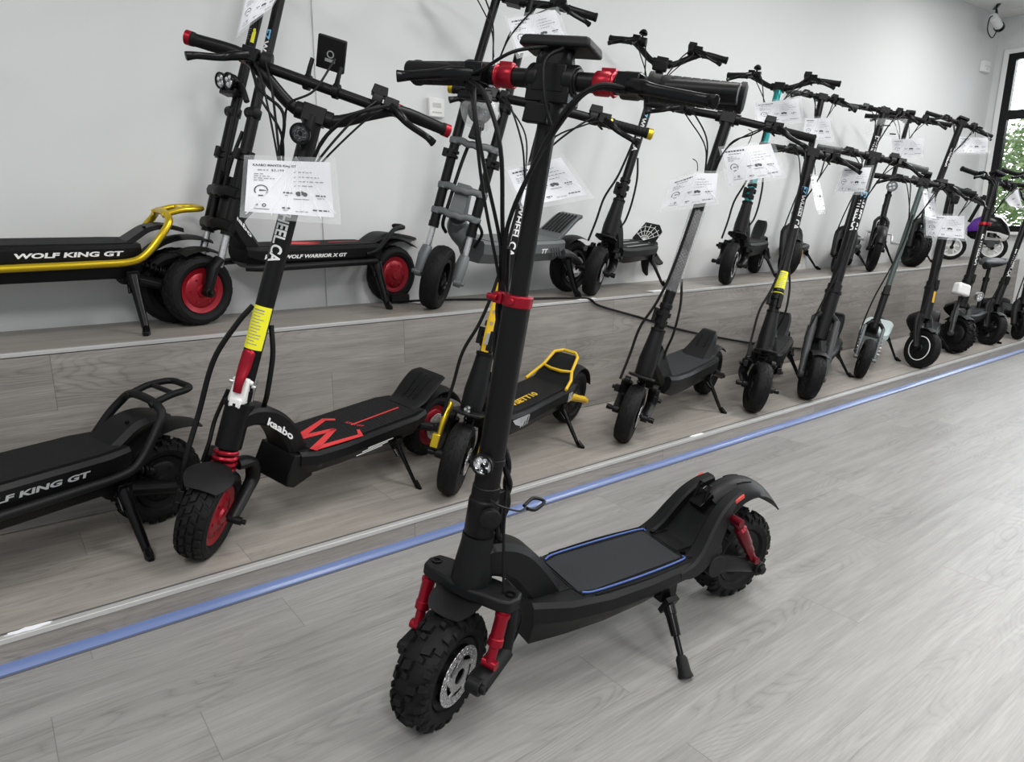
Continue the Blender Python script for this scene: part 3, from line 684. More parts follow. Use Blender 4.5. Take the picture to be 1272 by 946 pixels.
# ---------------------------------------------------------------- price sheets in plastic sleeves
CAMP = Vector((0, 0, 1.05))
def sign(label, tl, tr, br, bl, tie, title=None, price=None, peak=0., paper=True, detail=1, seed=0, blank=False, near=1.):
    tl, tr, br, bl = [CAMP + (Vector(q) - CAMP) * near for q in (tl, tr, br, bl)]; tie = Vector(tie); c0 = (bl + br) / 2
    root = tag(empty('price_sheet', c0), label, 'price sheet', 'price sheets in clear sleeves')
    ex = ((tr - tl) + (br - bl)).normalized(); ey = ((tl - bl) + (tr - br)).normalized(); nz = ex.cross(ey).normalized()
    top = (tl + tr) / 2 + (tie - (tl + tr) / 2) * .35; rnd = random.Random(seed)
    ph = rnd.uniform(0, 6)
    def at(u, v, lift=0.):          # u 0..1 across, v 0..1 up
        a = bl + (br - bl) * u; e = tl + (tr - tl) * u
        if peak: e = e + (tie - e) * peak * max(0, 1 - abs(u - .5) * 2.4)
        p = a + (e - a) * v
        w = math.sin(u * 7 + ph) * .004 + math.sin(u * 3 + v * 4 + ph) * .004
        return p + nz * (w + lift) - c0
    def sheet(u0, u1, v0, v1, lift, nu=16, nv=8):
        vs = [at(u0 + (u1 - u0) * i / nu, v0 + (v1 - v0) * j / nv, lift) for j in range(nv + 1) for i in range(nu + 1)]
        return vs, [[j * (nu + 1) + i, j * (nu + 1) + i + 1, (j + 1) * (nu + 1) + i + 1, (j + 1) * (nu + 1) + i] for j in range(nv) for i in range(nu)]
    mb = MB(); mb.add(*sheet(0, 1, 0, 1, .0025)); mb.add(*sheet(0, 1, 0, 1, -.0025)); s_ = mb.build('sleeve', 'sleeve', root)
    q = MB()
    for k in range(6 if detail > 1 else 3):
        u1 = (.06, .95, .30, .62, .8, .45)[k] ; wd = .004 + .004 * rnd.random(); vs = []
        for j in range(7):
            v = 1 - j / 6 * (.94 - .1 * (k % 2)); u = .56 + (u1 - .56) * j / 6
            vs += [at(u - wd * (.3 + j / 6), v, .0040), at(u + wd * (.3 + j / 6), v, .0040)]
        q.add(vs, [[2 * j, 2 * j + 1, 2 * j + 3, 2 * j + 2] for j in range(6)])
    q.build('crease_highlight', 'crease_highlight', s_)  # pale strips laid on the sleeve as painted crease highlights
    if paper:
        pu0, pu1, pv0, pv1 = .045, .93, .10, .93
        mb = MB(); mb.add(*sheet(pu0, pu1, pv0, pv1, 0.)); p_ = mb.build('paper', 'paper', root)
        A = (br - bl).length / max(.01, (tl - bl).length)      # width over height
        def pt(x, y, l=.0009): return at(pu0 + (pu1 - pu0) * x, pv0 + (pv1 - pv0) * y, l)
        ink = MB(); g = MB()
        def line(m, x0, x1, y, h):
            n = max(2, int((x1 - x0) * 14)); vs = []
            for i in range(n + 1):
                x = x0 + (x1 - x0) * i / n; vs += [pt(x, y - h / 2), pt(x, y + h / 2)]
            m.add(vs, [[2 * i, 2 * i + 2, 2 * i + 3, 2 * i + 1] for i in range(n)])
        def words_(m, x0, x1, y, h):
            x = x0
            while x < x1 - .01:
                L = rnd.uniform(.02, .06); line(m, x, min(x1, x + L), y, h); x += L + .014
        if not blank:
            if title: put_text(ink, title, .52, .055, lambda p: pt(.06 + p[0], .90 + p[1]), .025)
            else: words_(ink, .07, .07 + rnd.uniform(.28, .42), .90, .040)
            if price: put_text(ink, price, .15, .045, lambda p: pt(.28 + p[0], .815 + p[1]), .0); words_(g, .12, .26, .815, .022)
            else: words_(g, .12, .36, .815, .026)
            for k, y in enumerate((.74, .70, .66, .62)): words_(g, .08, .2 + .06 * ((k * 7) % 3), y, .016)
            for k, y in enumerate((.80, .71, .63, .55)):
                words_(g, .60, .78 + .07 * (k % 3), y, .018)
                ink.add([pt(.545, y), pt(.556, y - .02), pt(.580, y + .022), pt(.556, y - .008)], [[0, 1, 2, 3]])
            # gauge icon
            cx, cy, R = .17, .43, .095; vs = []
            for i in range(19):
                a = math.radians(-35 + 250 * i / 18)
                for rr in (R, R * .82): vs.append(pt(cx + math.cos(a) * rr * .85, cy + math.sin(a) * rr * 1.1))
            ink.add(vs, [[2 * i, 2 * i + 2, 2 * i + 3, 2 * i + 1] for i in range(18)])
            ink.add([pt(cx - .02, cy - .016), pt(cx + .055, cy - .006), pt(cx + .055, cy + .006), pt(cx - .02, cy + .016)], [[0, 1, 2, 3]]); line(ink, cx - .03, cx + .03, cy - .10, .02)
            # motor icon
            for dx, dy, r_ in ((0, 0, .042), (.04, .015, .035), (.075, -.005, .038), (-.02, .01, .02)):
                ink.add([pt(.60 + dx + math.cos(a * PI / 5) * r_ * .8, .40 + dy + math.sin(a * PI / 5) * r_ * 1.1) for a in range(10)], [list(range(10))])
            line(ink, .54, .72, .30, .010)
            words_(ink, .42, .52, .41, .028); words_(ink, .80, .93, .38, .028); words_(g, .44, .5, .36, .016); words_(g, .82, .9, .33, .016)
            # pins
            for dx, r_ in ((.13, .016), (.21, .03)):
                vs = []
                for i in range(13):
                    a = 2 * PI * i / 12
                    for rr in (r_, r_ * .55): vs.append(pt(dx + math.cos(a) * rr * .8, .15 + math.sin(a) * rr * 1.1))
                ink.add(vs, [[2 * i, 2 * i + 2, 2 * i + 3, 2 * i + 1] for i in range(12)])
            line(ink, .10, .27, .075, .010); words_(ink, .41, .50, .12, .028); words_(g, .42, .48, .08, .014); words_(ink, .76, .95, .11, .026); words_(g, .56, .72, .07, .016)
            put_text(ink, 'KM/H', .075, .026, lambda p: pt(.455 + p[0], .405 + p[1]), .02) if detail > 1 else None
        else: words_(ink, .42, .62, .60, .06); words_(ink, .66, .84, .16, .07)
        if ink.v: ink.build('print', 'ink', p_)
        if g.v: g.build('fine_print', 'ink_grey', p_)
    else:
        q = MB()
        for x0, x1, y in ((.42, .62, .60), (.68, .84, .16), (.08, .2, .93)):
            q.add([at(x0, y - .035, .005), at(x1, y - .035, .005), at(x1, y + .035, .005), at(x0, y + .035, .005)], [[0, 1, 2, 3]])
        q.build('print', 'ink', s_)
    q = MB(); h = at(.54, .97); tt = tie - c0
    q.tube([h, (h + tt) / 2 + Vector((.004, 0, 0)), tt, tt + Vector((0, .02, .012))], .0018, 6, smooth=4); q.build('tie', 'cable', root)
    return root
S_ = sign
S_('clear sleeve with price sheet headed in bold on the red gripped black scooter', (0.582, 1.886, 1.191), (0.790, 1.796, 1.189), (0.795, 1.793, 1.018), (0.561, 1.895, 1.036), (0.709, 1.831, 1.215), 'KAABO MANTIS King GT', '$3,199', detail=2, seed=1)
S_('tilted price sheet cut by the top edge of the picture on the twin stems', (0.870, 2.650, 1.791), (1.002, 2.599, 1.836), (0.946, 2.621, 1.742), (0.827, 2.667, 1.635), (0.970, 2.612, 1.875), seed=2)
S_('price sheet in clear sleeve on the tall grey scooter, above the front scooter display', (1.881, 2.521, 1.844), (2.055, 2.382, 1.878), (2.099, 2.346, 1.746), (1.924, 2.487, 1.678), (2.001, 2.425, 1.93), seed=3)
S_('tilted price sheet behind the front scooter stem, hung on the yellow trimmed scooter', (1.470, 1.972, 1.199), (1.621, 1.839, 1.248), (1.706, 1.765, 1.102), (1.518, 1.929, 1.058), (1.602, 1.856, 1.30), seed=4)
S_('price sheet hung from cables just above the bubble wrapped stem', (2.358, 1.991, 1.195), (2.480, 1.827, 1.228), (2.478, 1.829, 1.091), (2.333, 2.024, 1.057), (2.418, 1.910, 1.262), seed=5, peak=.35)
S_('large tilted price sheet in front of the teal stem', (2.493, 1.864, 1.322), (2.609, 1.686, 1.342), (2.645, 1.632, 1.195), (2.520, 1.822, 1.159), (2.563, 1.756, 1.375), seed=6, detail=2)
S_('price sheet under the clamp of the teal scooter handlebar', (3.909, 2.693, 1.719), (4.057, 2.460, 1.742), (4.073, 2.436, 1.587), (3.928, 2.664, 1.583), (3.982, 2.579, 1.79), seed=7, near=.955)
S_('price sheet against the wall, next to the right of the teal scooter sheet', (4.784, 2.866, 1.724), (4.871, 2.713, 1.722), (4.890, 2.679, 1.545), (4.782, 2.871, 1.557), (4.822, 2.800, 1.79), seed=8)
def away(p, d):
    p = Vector(p); v = p - CAMP; return CAMP + v * (1 + d / v.length)
S_('sleeve hanging edge-on beside the stem with the yellow warning label', (3.342, 1.942, 1.248), away((3.358, 1.913, 1.252), .16), away((3.389, 1.858, 1.059), .16), (3.368, 1.896, 1.055), (3.347, 1.933, 1.31), seed=9)
S_('slanted price sheet on the black scooter beside the yellow labelled one', (3.823, 2.030, 1.312), (3.888, 1.896, 1.312), (3.878, 1.915, 1.159), (3.806, 2.066, 1.160), (3.864, 1.946, 1.34), seed=10, near=.965)
S_('mostly see-through sleeve with small black prints, hung highest near the far wall', (5.326, 2.674, 1.742), (5.432, 2.450, 1.722), (5.420, 2.477, 1.596), (5.313, 2.701, 1.629), (5.368, 2.584, 1.81), seed=11, paper=False)
S_('price sheet above the small round headlight of the mini bike', (5.744, 2.697, 1.629), (5.835, 2.490, 1.631), (5.841, 2.478, 1.485), (5.749, 2.686, 1.486), (5.787, 2.600, 1.72), seed=12, near=.96)
S_('price sheet nearest the window frame, on the last tall scooter of the platform', (6.630, 2.572, 1.702), (6.710, 2.361, 1.679), (6.717, 2.343, 1.547), (6.630, 2.574, 1.549), (6.671, 2.465, 1.76), seed=13)
S_('greyish sleeve hanging edge-on beside the curved black cable', (4.630, 1.949, 1.212), away((4.653, 1.892, 1.192), .12), away((4.670, 1.851, 1.013), .12), (4.640, 1.924, 1.031), (4.636, 1.935, 1.24), seed=14)
S_('low hanging price sheet in front of the slim scooter with amber reflectors', (5.038, 2.094, 1.066), (5.126, 1.862, 1.062), (5.133, 1.844, 0.889), (5.047, 2.071, 0.910), (5.088, 1.963, 1.16), seed=15, near=.955)
S_('crumpled sleeve at the picture edge below the last handlebar', (5.996, 1.963, 1.179), (6.020, 1.888, 1.257), (6.038, 1.834, 1.094), (6.012, 1.914, 1.117), (6.002, 1.945, 1.32), seed=16, blank=True)
# ---------------------------------------------------------------- the scooter on the floor
GR = 'scooters on display'
def hero():
    s = Scooter('electric_scooter', 'big black off-road scooter on the open floor, red shocks and blue deck lines', 'scooter', (.656, 1.142), 174.5, .931, 5.5, 7.2, 28, .068, r=.130)
    wheel(s, True, .088, 'knob', 'spoke', 'satin', disc=.066, disc_side=1, rimk=.58)
    wheel(s, False, .086, 'knob', 'motor', 'satin', rimk=.58)
    # deck: boat shaped with a crease along its flank
    rings = []
    for f, h, hb, zb, zm, zt in ((.150, .083, .062, .186, .212, .240), (.215, .094, .072, .174, .198, .227), (.295, .104, .082, .164, .190, .226), (.415, .112, .090, .154, .188, .226), (.535, .112, .088, .144, .188, .227), (.635, .096, .074, .134, .185, .228), (.716, .062, .050, .120, .178, .229)):
        rings.append([Vector((f, y, z)) for y, z in ((-hb, zb), (hb, zb), (h + .002, zm), (h + .003, zm + .004), (h, zt - .010), (h - .010, zt), (-h + .010, zt), (-h, zt - .010), (-h - .003, zm + .004), (-h - .002, zm))])
    mb = MB(); mb.loft(rings)
    mb.m = [1 if k < 60 and k % 10 in (1, 9) else 0 for k in range(len(mb.f))]; d = mb.build('deck', ['satin', 'gloss'], s.root, ang=22)
    def top(poly, z0, z1, n, m, bev=.0008):
        mb = MB(); mb.prism(poly, (0, 0, 0), (1, 0, 0), Y, (0, 0, 1), z0, z1); return mb.build(n, m, d, bevel=bev)
    top([(.285, -.070), (.56, -.076), (.60, -.066), (.60, .066), (.56, .076), (.285, .070)], .225, .2305, 'deck_mat', 'grey_mat')
    for sg in (-1, 1):
        mb = MB(); mb.tube([Vector((.275, sg * .068, .2295)), Vector((.29, sg * .080, .2305)), Vector((.42, sg * .086, .2305)), Vector((.56, sg * .084, .2312)), Vector((.595, sg * .074, .2312))], .0024, 8, smooth=5); mb.build('blue_line', 'blue_line', d)
        mb = MB(); mb.tube([Vector((.27, sg * .090, .2275)), Vector((.42, sg * .0985, .2275)), Vector((.57, sg * .093, .2295))], .0025, 6, smooth=4); mb.build('deck_rim', 'black', d)
        mb = MB(); mb.cyl((.262, sg * .055, .226), (.262, sg * .055, .2335), .007, 14); mb.build('bolt', 'gloss', d)
    for a, b in (((.205, -.045), (.275, -.045)), ((.275, -.045), (.275, .045)), ((.275, .045), (.205, .045)), ((.285, -.07), (.25, -.088)), ((.285, .07), (.25, .088)), ((.61, -.05), (.66, -.05)), ((.61, -.05), (.61, .05)), ((.61, .05), (.66, .05)), ((.61, .05), (.60, .088)), ((.61, -.05), (.60, -.088))):
        MB().tube([Vector((*a, .2305 if a[0] < .3 else .2325)), Vector((*b, .2305 if b[0] < .3 else .2325))], .0013, 6).build('hatch_seam', 'gloss', d)
    # rear body that climbs from the deck: two broad rails, a sunk panel between them, the mudguard behind
    side = [(.315, .214), (.265, .222), (.225, .250), (.190, .292), (.155, .328), (.115, .350), (.075, .360)]
    latv = [.084, .082, .076, .068, .061, .056, .050]
    body = None
    for sg in (-1, 1):
        mb = MB(); pts = [Vector((f, sg * y, z - .006)) for (f, z), y in zip(side, latv)]
        def rr(t):
            w = .024 - .008 * t; d0 = .010 + .034 * math.sin(PI * min(1, t * 1.15 + .02))
            return [(-w, -d0), (w, -d0), (w, .004), (w - .006, .010), (-w + .006, .010), (-w, .004)]
        mb.sweep(pts, lambda t: [(a, -b) for a, b in rr(t)], Y, smooth=6); o = mb.build('side_rail', 'satin', s.root, ang=40); body = body or o
    mb = MB(); mb.sweep([(.285, 0, .214), (.235, 0, .222), (.205, 0, .240), (.175, 0, .276), (.145, 0, .312), (.120, 0, .330)], lambda t: [(-.074 + .022 * t, .010), (-.066 + .02 * t, 0), (.066 - .02 * t, 0), (.074 - .022 * t, .010), (.07, .03), (-.07, .03)][::-1], Y, smooth=5); mb.build('sunk_panel', 'satin', s.root)
    mb = MB()
    def rg(t):
        hw2 = .060 - .012 * t; d = .066 * (1 - t) ** 1.1 + .007; up_ = [(-hw2 + 2 * hw2 * i / 10, d * abs(-1 + i / 5) ** 2.4) for i in range(11)]
        return up_ + [(a * .985, b + .004) for a, b in up_[::-1]]
    mb.sweep([(.145, 0, .338), (.110, 0, .356), (.060, 0, .367), (.005, 0, .362), (-.045, 0, .340), (-.085, 0, .306), (-.118, 0, .262)], lambda t: [(a, b) for a, b in rg(t)][::-1], Y, smooth=6)
    fen = mb.build('rear_mudguard', 'satin', s.root, ang=50)
    for y in (-.024, 0, .024):
        MB().tube([Vector((.056, y, .3645 - .003 * (y != 0))), Vector((.024, y, .3630 - .003 * (y != 0))), Vector((.000, y, .3580 - .003 * (y != 0)))], .0022, 6, smooth=3).build('vent_slot', 'gloss', fen)
    mb = MB(); mb.box((.156, 0, .326), (.05, .042, .024), Matrix.Rotation(.62, 3, 'Y')); mb.tube([Vector((.168, -.017, .331)), Vector((.151, -.017, .372)), Vector((.151, .017, .372)), Vector((.168, .017, .331))], .0045, 8); mb.build('folding_hook', 'gloss', fen, bevel=.003)
    mb = MB(); mb.box((.098, .071, .349), (.034, .006, .011), Matrix.Rotation(.34, 3, 'Y')); mb.build('side_marker', 'amber_red', body, bevel=.002); MB().box((.098, -.071, .349), (.034, .006, .011), Matrix.Rotation(.34, 3, 'Y')).build('side_marker', 'amber_red', body, bevel=.002)
    # rear arms and red shocks
    for sg in (-1, 1):
        mb = MB(); mb.tube([Vector((.18, sg * .084, .190)), Vector((.10, sg * .088, .168)), Vector((0, sg * .082, .130))], [.027, .023, .020], 14, smooth=5, flat=(Y, .5)); mb.cyl((.18, sg * .074, .19), (.18, sg * .102, .19), .030, 24); mb.cyl((0, sg * .06, .130), (0, sg * .104, .130), .019, 18); mb.cyl((0, sg * .1, .130), (0, sg * .113, .130), .013, 6)
        mb.build('swing_arm', 'satin', s.root, bevel=.002)
    for sg in (-1, 1):
        mb = MB(); a = Vector((.115, sg * .088, .298)); b = Vector((.035, sg * .097, .170)); dd = (b - a).normalized(); L = (b - a).length
        mb.lathe([(.007, 0), (.013, .003), (.013, .020), (.010, .024), (.0165, .030), (.0165, .085), (.0135, .090), (.0135, .118), (.010, .121), (.010, L)], a, dd, 18); mb.cyl(a - Y * .016, a + Y * .016, .011, 14); mb.cyl(b - Y * .016, b + Y * .016, .010, 14); mb.build('rear_shock', 'dark_red', s.root)
    # kickstand
    g = s.ground(.212); a = Vector((.348, .095, .165)); b = Vector((.380, .212, g + .018)); dd = b - a
    mb = MB(); mb.box(a + Vector((0, -.006, .004)), (.05, .035, .04)); mb.box(a + dd * .16, (.036, .014, .05), Matrix.Rotation(-.45, 3, 'X')); mb.cyl(a + dd * .12, a + dd * .30, .015, 14); mb.cyl(a + dd * .28, a + dd * .58, .0135, 16, .012); mb.cyl(a + dd * .5, b - dd * .06, .0075, 12); k = mb.build('kickstand', 'gloss', s.root, bevel=.0015)
    mb = MB(); mb.lathe([(.010, -.030), (.014, -.022), (.015, .006), (.018, .014), (.018, .019)], b - dd.normalized() * .0, dd, 16); mb.build('rubber_foot', 'rubber', k)
    mb = MB(); mb.cyl(a + dd * .16 + Y * .006, a + dd * .16 + Y * .013, .006, 6); mb.build('bolt', 'silver', k)
    # neck
    neck_arm(s, [(.845, 0, .338), (.800, 0, .345), (.745, 0, .322), (.700, 0, .272), (.660, 0, .212)], .031, .043, .036, .044, 'satin', smooth=6)
    head_tube(s, .290, .405, .043, .034, 'satin', collar=False)
    mb = MB(); z = s.ax
    mb.lathe([(.030, 0), (.032, .003), (.032, .075), (.031, .080), (.029, .082), (.029, .11)], s.st(.405), z, 28); mb.box(s.st(.465, -.034, 0), (.03, .04, .06), s.R3); fo = mb.build('folding_joint', 'black', s.root, bevel=.002)
    mb = MB(); c = s.st(.462, .018, .026); dr = s.Rs @ Vector((.75, .65, .0)); mb.lathe([(.012, -.02), (.012, .006), (.021, .008), (.022, .012), (.022, .020), (.018, .023), (.0001, .023)], c, dr, 22); mb.build('lock_knob', 'plastic', fo)
    mb = MB(); mb.tube([s.st(.50, .03, .030), s.st(.495, .03, .05), s.st(.48, -.01, .075), s.st(.475, -.05, .075)], .0022, 6, smooth=6); mb.tube([s.st(.475, -.045, .078), s.st(.47, -.065, .088), s.st(.478, -.10, .09), s.st(.485, -.08, .072), s.st(.478, -.045, .070)], .0038, 8, smooth=5); mb.build('safety_loop', 'black', fo)
    sp = MB(); sp.lathe([(.027, 0), (.027, .35), (.027, .385), (.0185, .390), (.0175, .76)], s.st(.51), z, 30); st_ = sp.build('stem', 'black', s.root)
    mb = MB(); c = s.st(.892); mb.lathe([(.022, -.012), (.0295, -.011), (.0295, .011), (.022, .012)], c, z, 28); mb.box(s.st(.892, .006, -.036), (.024, .020, .022), s.R3); mb.cyl(s.st(.892, -.006, -.043), s.st(.892, .022, -.043), .006, 10); mb.cyl(s.st(.892, .020, -.056), s.st(.892, .020, -.034), .0065, 12); mb.cyl(s.st(.892, .024, .002), s.st(.892, .034, .002), .0075, 12); mb.build('height_clamp', 'red', st_, bevel=.002)
    headlight(s, s.st(.568, .038, .004), .0215, s.Rs @ Vector((1, .12, .05)))
    mb = MB(); mb.box(s.st(.568, .026, .002), (.03, .03, .03), s.R3); mb.lathe([(.0295, -.008), (.0295, .008), (.027, .008), (.027, -.008)], s.st(.568), z, 24, closed=True); mb.build('light_clamp', 'black', s.root, bevel=.002)
    # crown plate, legs, front arms, red shocks
    mb = MB(); outline = []
    half = [(-.040, .030), (-.044, .075), (-.036, .108), (-.008, .116), (.020, .110), (.030, .088), (.034, .050), (.040, .025)]
    poly = [(x, y) for x, y in half] + [(x, -y) for x, y in half[::-1]]
    mb.prism(poly, s.st(.285), s.Rs @ s.fd, s.Rs @ Y, s.Rs @ s.ax, -.014, .014); cr = mb.build('fork_crown', 'satin', s.root, bevel=.006, seg=3)
    mb = MB()
    for sg in (-1, 1):
        for x in (-.006,): mb.lathe([(.012, 0), (.012, .003), (.007, .003), (.007, -.004), (.0001, -.004)], s.st(.285 + .0138, x, sg * .094), s.Rs @ s.ax, 16)
    mb.build('cap_bolt', 'gloss', cr)
    ax_, fr_ = .130, s.wb
    sd = s.Rs @ Y
    for sg in (-1, 1):
        y = sg * .088; mb = MB()
        mb.tube([s.st(.280, -.026, y), s.st(.22, -.040, y), s.st(.155, -.036, y)], [.018, .016, .017], 12, smooth=4, flat=(sd, 1.1))
        e = s.L((fr_, y, ax_)); p = s.st(.150, -.034, y)
        mb.tube([p, e], [.017, .018], 12, flat=(sd, 1.5)); mb.cyl(p - sd * .012, p + sd * .014, .017, 16); mb.cyl(e - sd * sg * .018, e + sd * sg * .014, .019, 18); mb.cyl(e + sd * sg * .01, e + sd * sg * .024, .012, 6); mb.build('fork_arm', 'satin', s.root, bevel=.002)
    for sg in (-1, 1):
        y = sg * .094; a = s.st(.276, .012, y); b = s.st(.158, .034, y); dd = (b - a).normalized(); L = (b - a).length
        mb = MB(); mb.lathe([(.010, -.004), (.012, 0), (.012, .008), (.0165, .010), (.0165, .016), (.0145, .020), (.0145, .062), (.0165, .064), (.0165, .080), (.0105, .084), (.0105, L)], a, dd, 18); mb.cyl(b - sd * .016, b + sd * .016, .011, 14); mb.build('front_shock', 'red', s.root)
    # mudguard lip under the crown
    mb = MB()
    def ringm(t):
        w = .044 * math.sin(PI * (.22 + .60 * t)) + .012
        return [(-w, .006), (-w * .5, -.003), (0, -.006), (w * .5, -.003), (w, .006), (w * .5, .001), (0, -.002), (-w * .5, .001)][::-1]
    pth = [s.st(.268, -.03), s.st(.272, .02), s.st(.269, .050), s.st(.262, .075), s.st(.253, .092)]
    mb.sweep(pth, ringm, s.Rs @ Y, smooth=4); mb.build('front_mudguard', 'plastic', s.root)
    # bars
    bar = bars(s, 1.285, .326, 'straight', r=.0165, grip_r=.0220, grip_len=.150, collars=(.080, .120, .0205), lever_len=.135, throttle=False, cables=False, drop=0)
    bp = lambda lat, f=0., up=0.: s.st(1.285 + up, f, lat)
    mb = MB()
    for y in (-.035, .035): mb.lathe([(.017, -.012), (.027, -.011), (.027, .011), (.017, .012)], bp(y), s.Rs @ Y, 20)
    mb.box(bp(0, -.002, -.024), (.05, .085, .034), s.R3); mb.cyl(bp(0, 0, -.075), bp(0, 0, -.02), .024, 20); mb.box(bp(-.012, .020, -.060), (.022, .05, .034), s.R3, .9); mb.build('bar_clamp', 'black', bar, bevel=.003)
    R = s.R3 @ Matrix.Rotation(-.10, 3, 'Y'); c = bp(0, -.005, .056)
    mb = MB(); mb.box(c, (.068, .140, .019), R, .93); dsp = mb.build('display', 'plastic', bar, bevel=.006, seg=3)
    mb = MB(); mb.box(c + R @ Vector((0, 0, .0098)), (.050, .112, .001), R); mb.build('screen', 'screen', dsp)
    mb = MB(); mb.box(bp(0, 0, .036), (.034, .06, .03), s.R3, .8)
    for y in (-.028, .028): mb.tube([bp(y, .004, .012), bp(y, .012, .03), bp(y * .9, .004, .048)], .008, 8, smooth=3)
    mb.build('display_bracket', 'black', dsp, bevel=.002)
    mb = MB(); mb.box(bp(-.175, -.02, -.034), (.04, .062, .018), s.R3, .85); mb.box(bp(-.155, .012, -.02), (.03, .03, .03), s.R3); mb.build('switch_pod', 'plastic', bar, bevel=.004)
    class CB:
        def tube(self, *a, **k): MB().tube(*a, **k).build('brake_cable', 'cable', s.root)
    mb = CB(); mb.tube([bp(-.16, .03, -.015), bp(-.10, .06, -.045), bp(-.055, .055, -.13), bp(-.047, .020, -.26), bp(-.042, -.018, -.38)], .0042, 8, smooth=7)
    mb.tube([bp(-.15, .028, -.010), bp(-.12, .055, -.07), bp(-.085, .055, -.16), bp(-.052, .018, -.28), bp(-.040, -.016, -.38)], .0036, 8, smooth=7)
    mb.tube([bp(-.165, .015, -.03), bp(-.13, .05, -.06), bp(-.09, .04, -.20), bp(-.058, .01, -.32), bp(-.042, -.018, -.40)], .0032, 8, smooth=7)
    mb.tube([bp(.165, .02, -.015), bp(.10, .055, -.02), bp(.055, .055, -.075), bp(.01, .050, -.16), bp(-.036, .022, -.27), bp(-.044, -.015, -.38)], .0042, 8, smooth=7)
    mb.tube([bp(.16, .03, -.01), bp(.11, .06, -.015), bp(.06, .062, -.06), bp(.02, .055, -.14), bp(-.03, .028, -.25), bp(-.043, -.012, -.37)], .0036, 8, smooth=7)
    mb.tube([bp(.02, .02, .05), bp(.0, .045, .02), bp(.012, .045, -.04), bp(.03, .03, -.09)], .0032, 8, smooth=7)
    mb.tube([bp(-.01, .02, .05), bp(-.06, .055, .03), bp(-.12, .05, -.0), bp(-.165, .03, -.01)], .003, 8, smooth=7)
    mb = MB()
    for q in range(2):
        pts = cat_rom([bp(-.044, -.014, -.36), bp(-.044, -.022, -.46), bp(-.030, -.036, -.60), s.st(.56, -.046, .010), s.st(.48, -.064, .018), Vector((.785, .012, .41)), Vector((.785, .010, .365))], 9)
        pts = [p + s.fd * .004 * math.cos(i * .55 + q * PI) + Y * .004 * math.sin(i * .55 + q * PI) for i, p in enumerate(pts)]
        mb.tube(pts, .0068, 8)
    mb.build('braided_loom', 'cable', s.root)
    cables(s, [([bp(-.046, .0, -.30), bp(-.046, -.016, -.36), bp(-.044, -.02, -.40)], .0115), ([s.st(.50, -.034, .030), s.st(.43, -.015, .048), s.st(.36, -.005, .066), s.st(.30, .0, .080)], .003), ([s.st(.275, -.03, .1), s.st(.225, -.06, .106), s.st(.165, -.055, .098), s.st(.145, -.03, .09)], .003)])
    return s
hero()

def rack_tail(s, matn, z0, base, fend='plastic'):
    """tubular guard: rails along the deck rise into a hoop over the mudguard, a second loop trails behind it"""
    mb = MB(); side = [(.62, .128, z0 - .004), (.30, .128, z0), (.18, .128, z0 + .004), (.125, .127, z0 + .028), (.07, .118, base - .055), (.035, .100, base - .010), (.030, .075, base + .010), (.030, .035, base + .020)]
    mb.tube([Vector(p) for p in side] + [Vector((x, -y, z)) for x, y, z in side[::-1]], .0128, 12, smooth=5)
    mb.tube([Vector(p) for p in ((.045, .060, base + .012), (-.02, .062, base + .030), (-.075, .058, base + .034), (-.098, .040, base + .035), (-.100, 0, base + .035), (-.098, -.040, base + .035), (-.075, -.058, base + .034), (-.02, -.062, base + .030), (.045, -.060, base + .012))], .0105, 10, smooth=5)
    mb.tube([Vector((-.035, -.061, base + .031)), Vector((-.035, .061, base + .031))], .008, 8)
    return mb.build('tail_rack', matn, s.root)
def king(label, F, head, wb, lean, z0, rackmat, tread, textmat, zt, base, tx):
    s = Scooter('electric_scooter', label, 'scooter', F, head, wb, lean, 15, 5, .03, z0, GR, r=.142)
    s.r = .142
    wheel(s, False, .085, tread, 'motor', 'satin', rimk=.58); wheel(s, True, .085, tread, 'motor', 'satin', rimk=.58)
    d, m = deck(s, .13, .98, .112, .195, zt, 'black', 'mat_rubber', chamf=.018)
    rack_tail(s, rackmat, .252, base)
    fender_arc(s, False, .168, .12, 30, 128, 'plastic', crown=.18, lip=.05)
    mb = MB()
    mb.sweep([(.20, 0, zt - .02), (.14, 0, zt + .02), (.09, 0, zt + .05), (.03, 0, zt + .058), (-.03, 0, zt + .045)], lambda t: [(-.075 + .02 * t, .012), (-.06 + .02 * t, -.002), (.06 - .02 * t, -.002), (.075 - .02 * t, .012)][::-1], Y, smooth=5); f = mb.build('kick_plate', 'satin', s.root)
    mb = MB(); mb.cyl((.10, .03, zt + .048), (.10, .03, zt + .056), .006, 8); mb.build('bolt', 'gloss', f)
    swing_arms(s, False, .078, (.19, .20), 'black', rod=(.022, .020))
    spring_shock(s, (.15, .05, .25), (.05, .05, .20), .016, 'black', steer=False)
    kickstand(s, .17, .11, .205, .165, .21, 'gloss', .011, thick=1.3)
    side_text(d, 'WOLF KING GT', tx, .31, .284, .1135, .017, textmat, shear=.15)
    head_tube(s, .34, .48, .04, .034); neck_arm(s, [(1.03, 0, .42), (.98, 0, .41), (.92, 0, .34), (.90, 0, .27)], .035, .05, .028, .03)
    for sg in (-1, 1): MB().cyl(s.L((s.wb, sg * .075, .142)), s.st(1.0, 0, sg * .075), .018, 16).build('fork_leg', 'black', s.root)
    stem(s, .5, 1.15, .022, lat=(-.03, .03)); bars(s, 1.2, .33, 'riser', .06)
    return s
king('black scooter cut by the left edge on the low step, black tube tail rack', (-.715, 1.93), 201, 1.15, 6, SZ, 'satin', 'knob', 'grey_print', .318, .405, .565)
king('black scooter with golden tail rack at the left end of the high platform', (-.558, 2.80), 183.5, 1.15, 5, PZ, 'gold', 'road', 'white_print', .312, .395, .50)

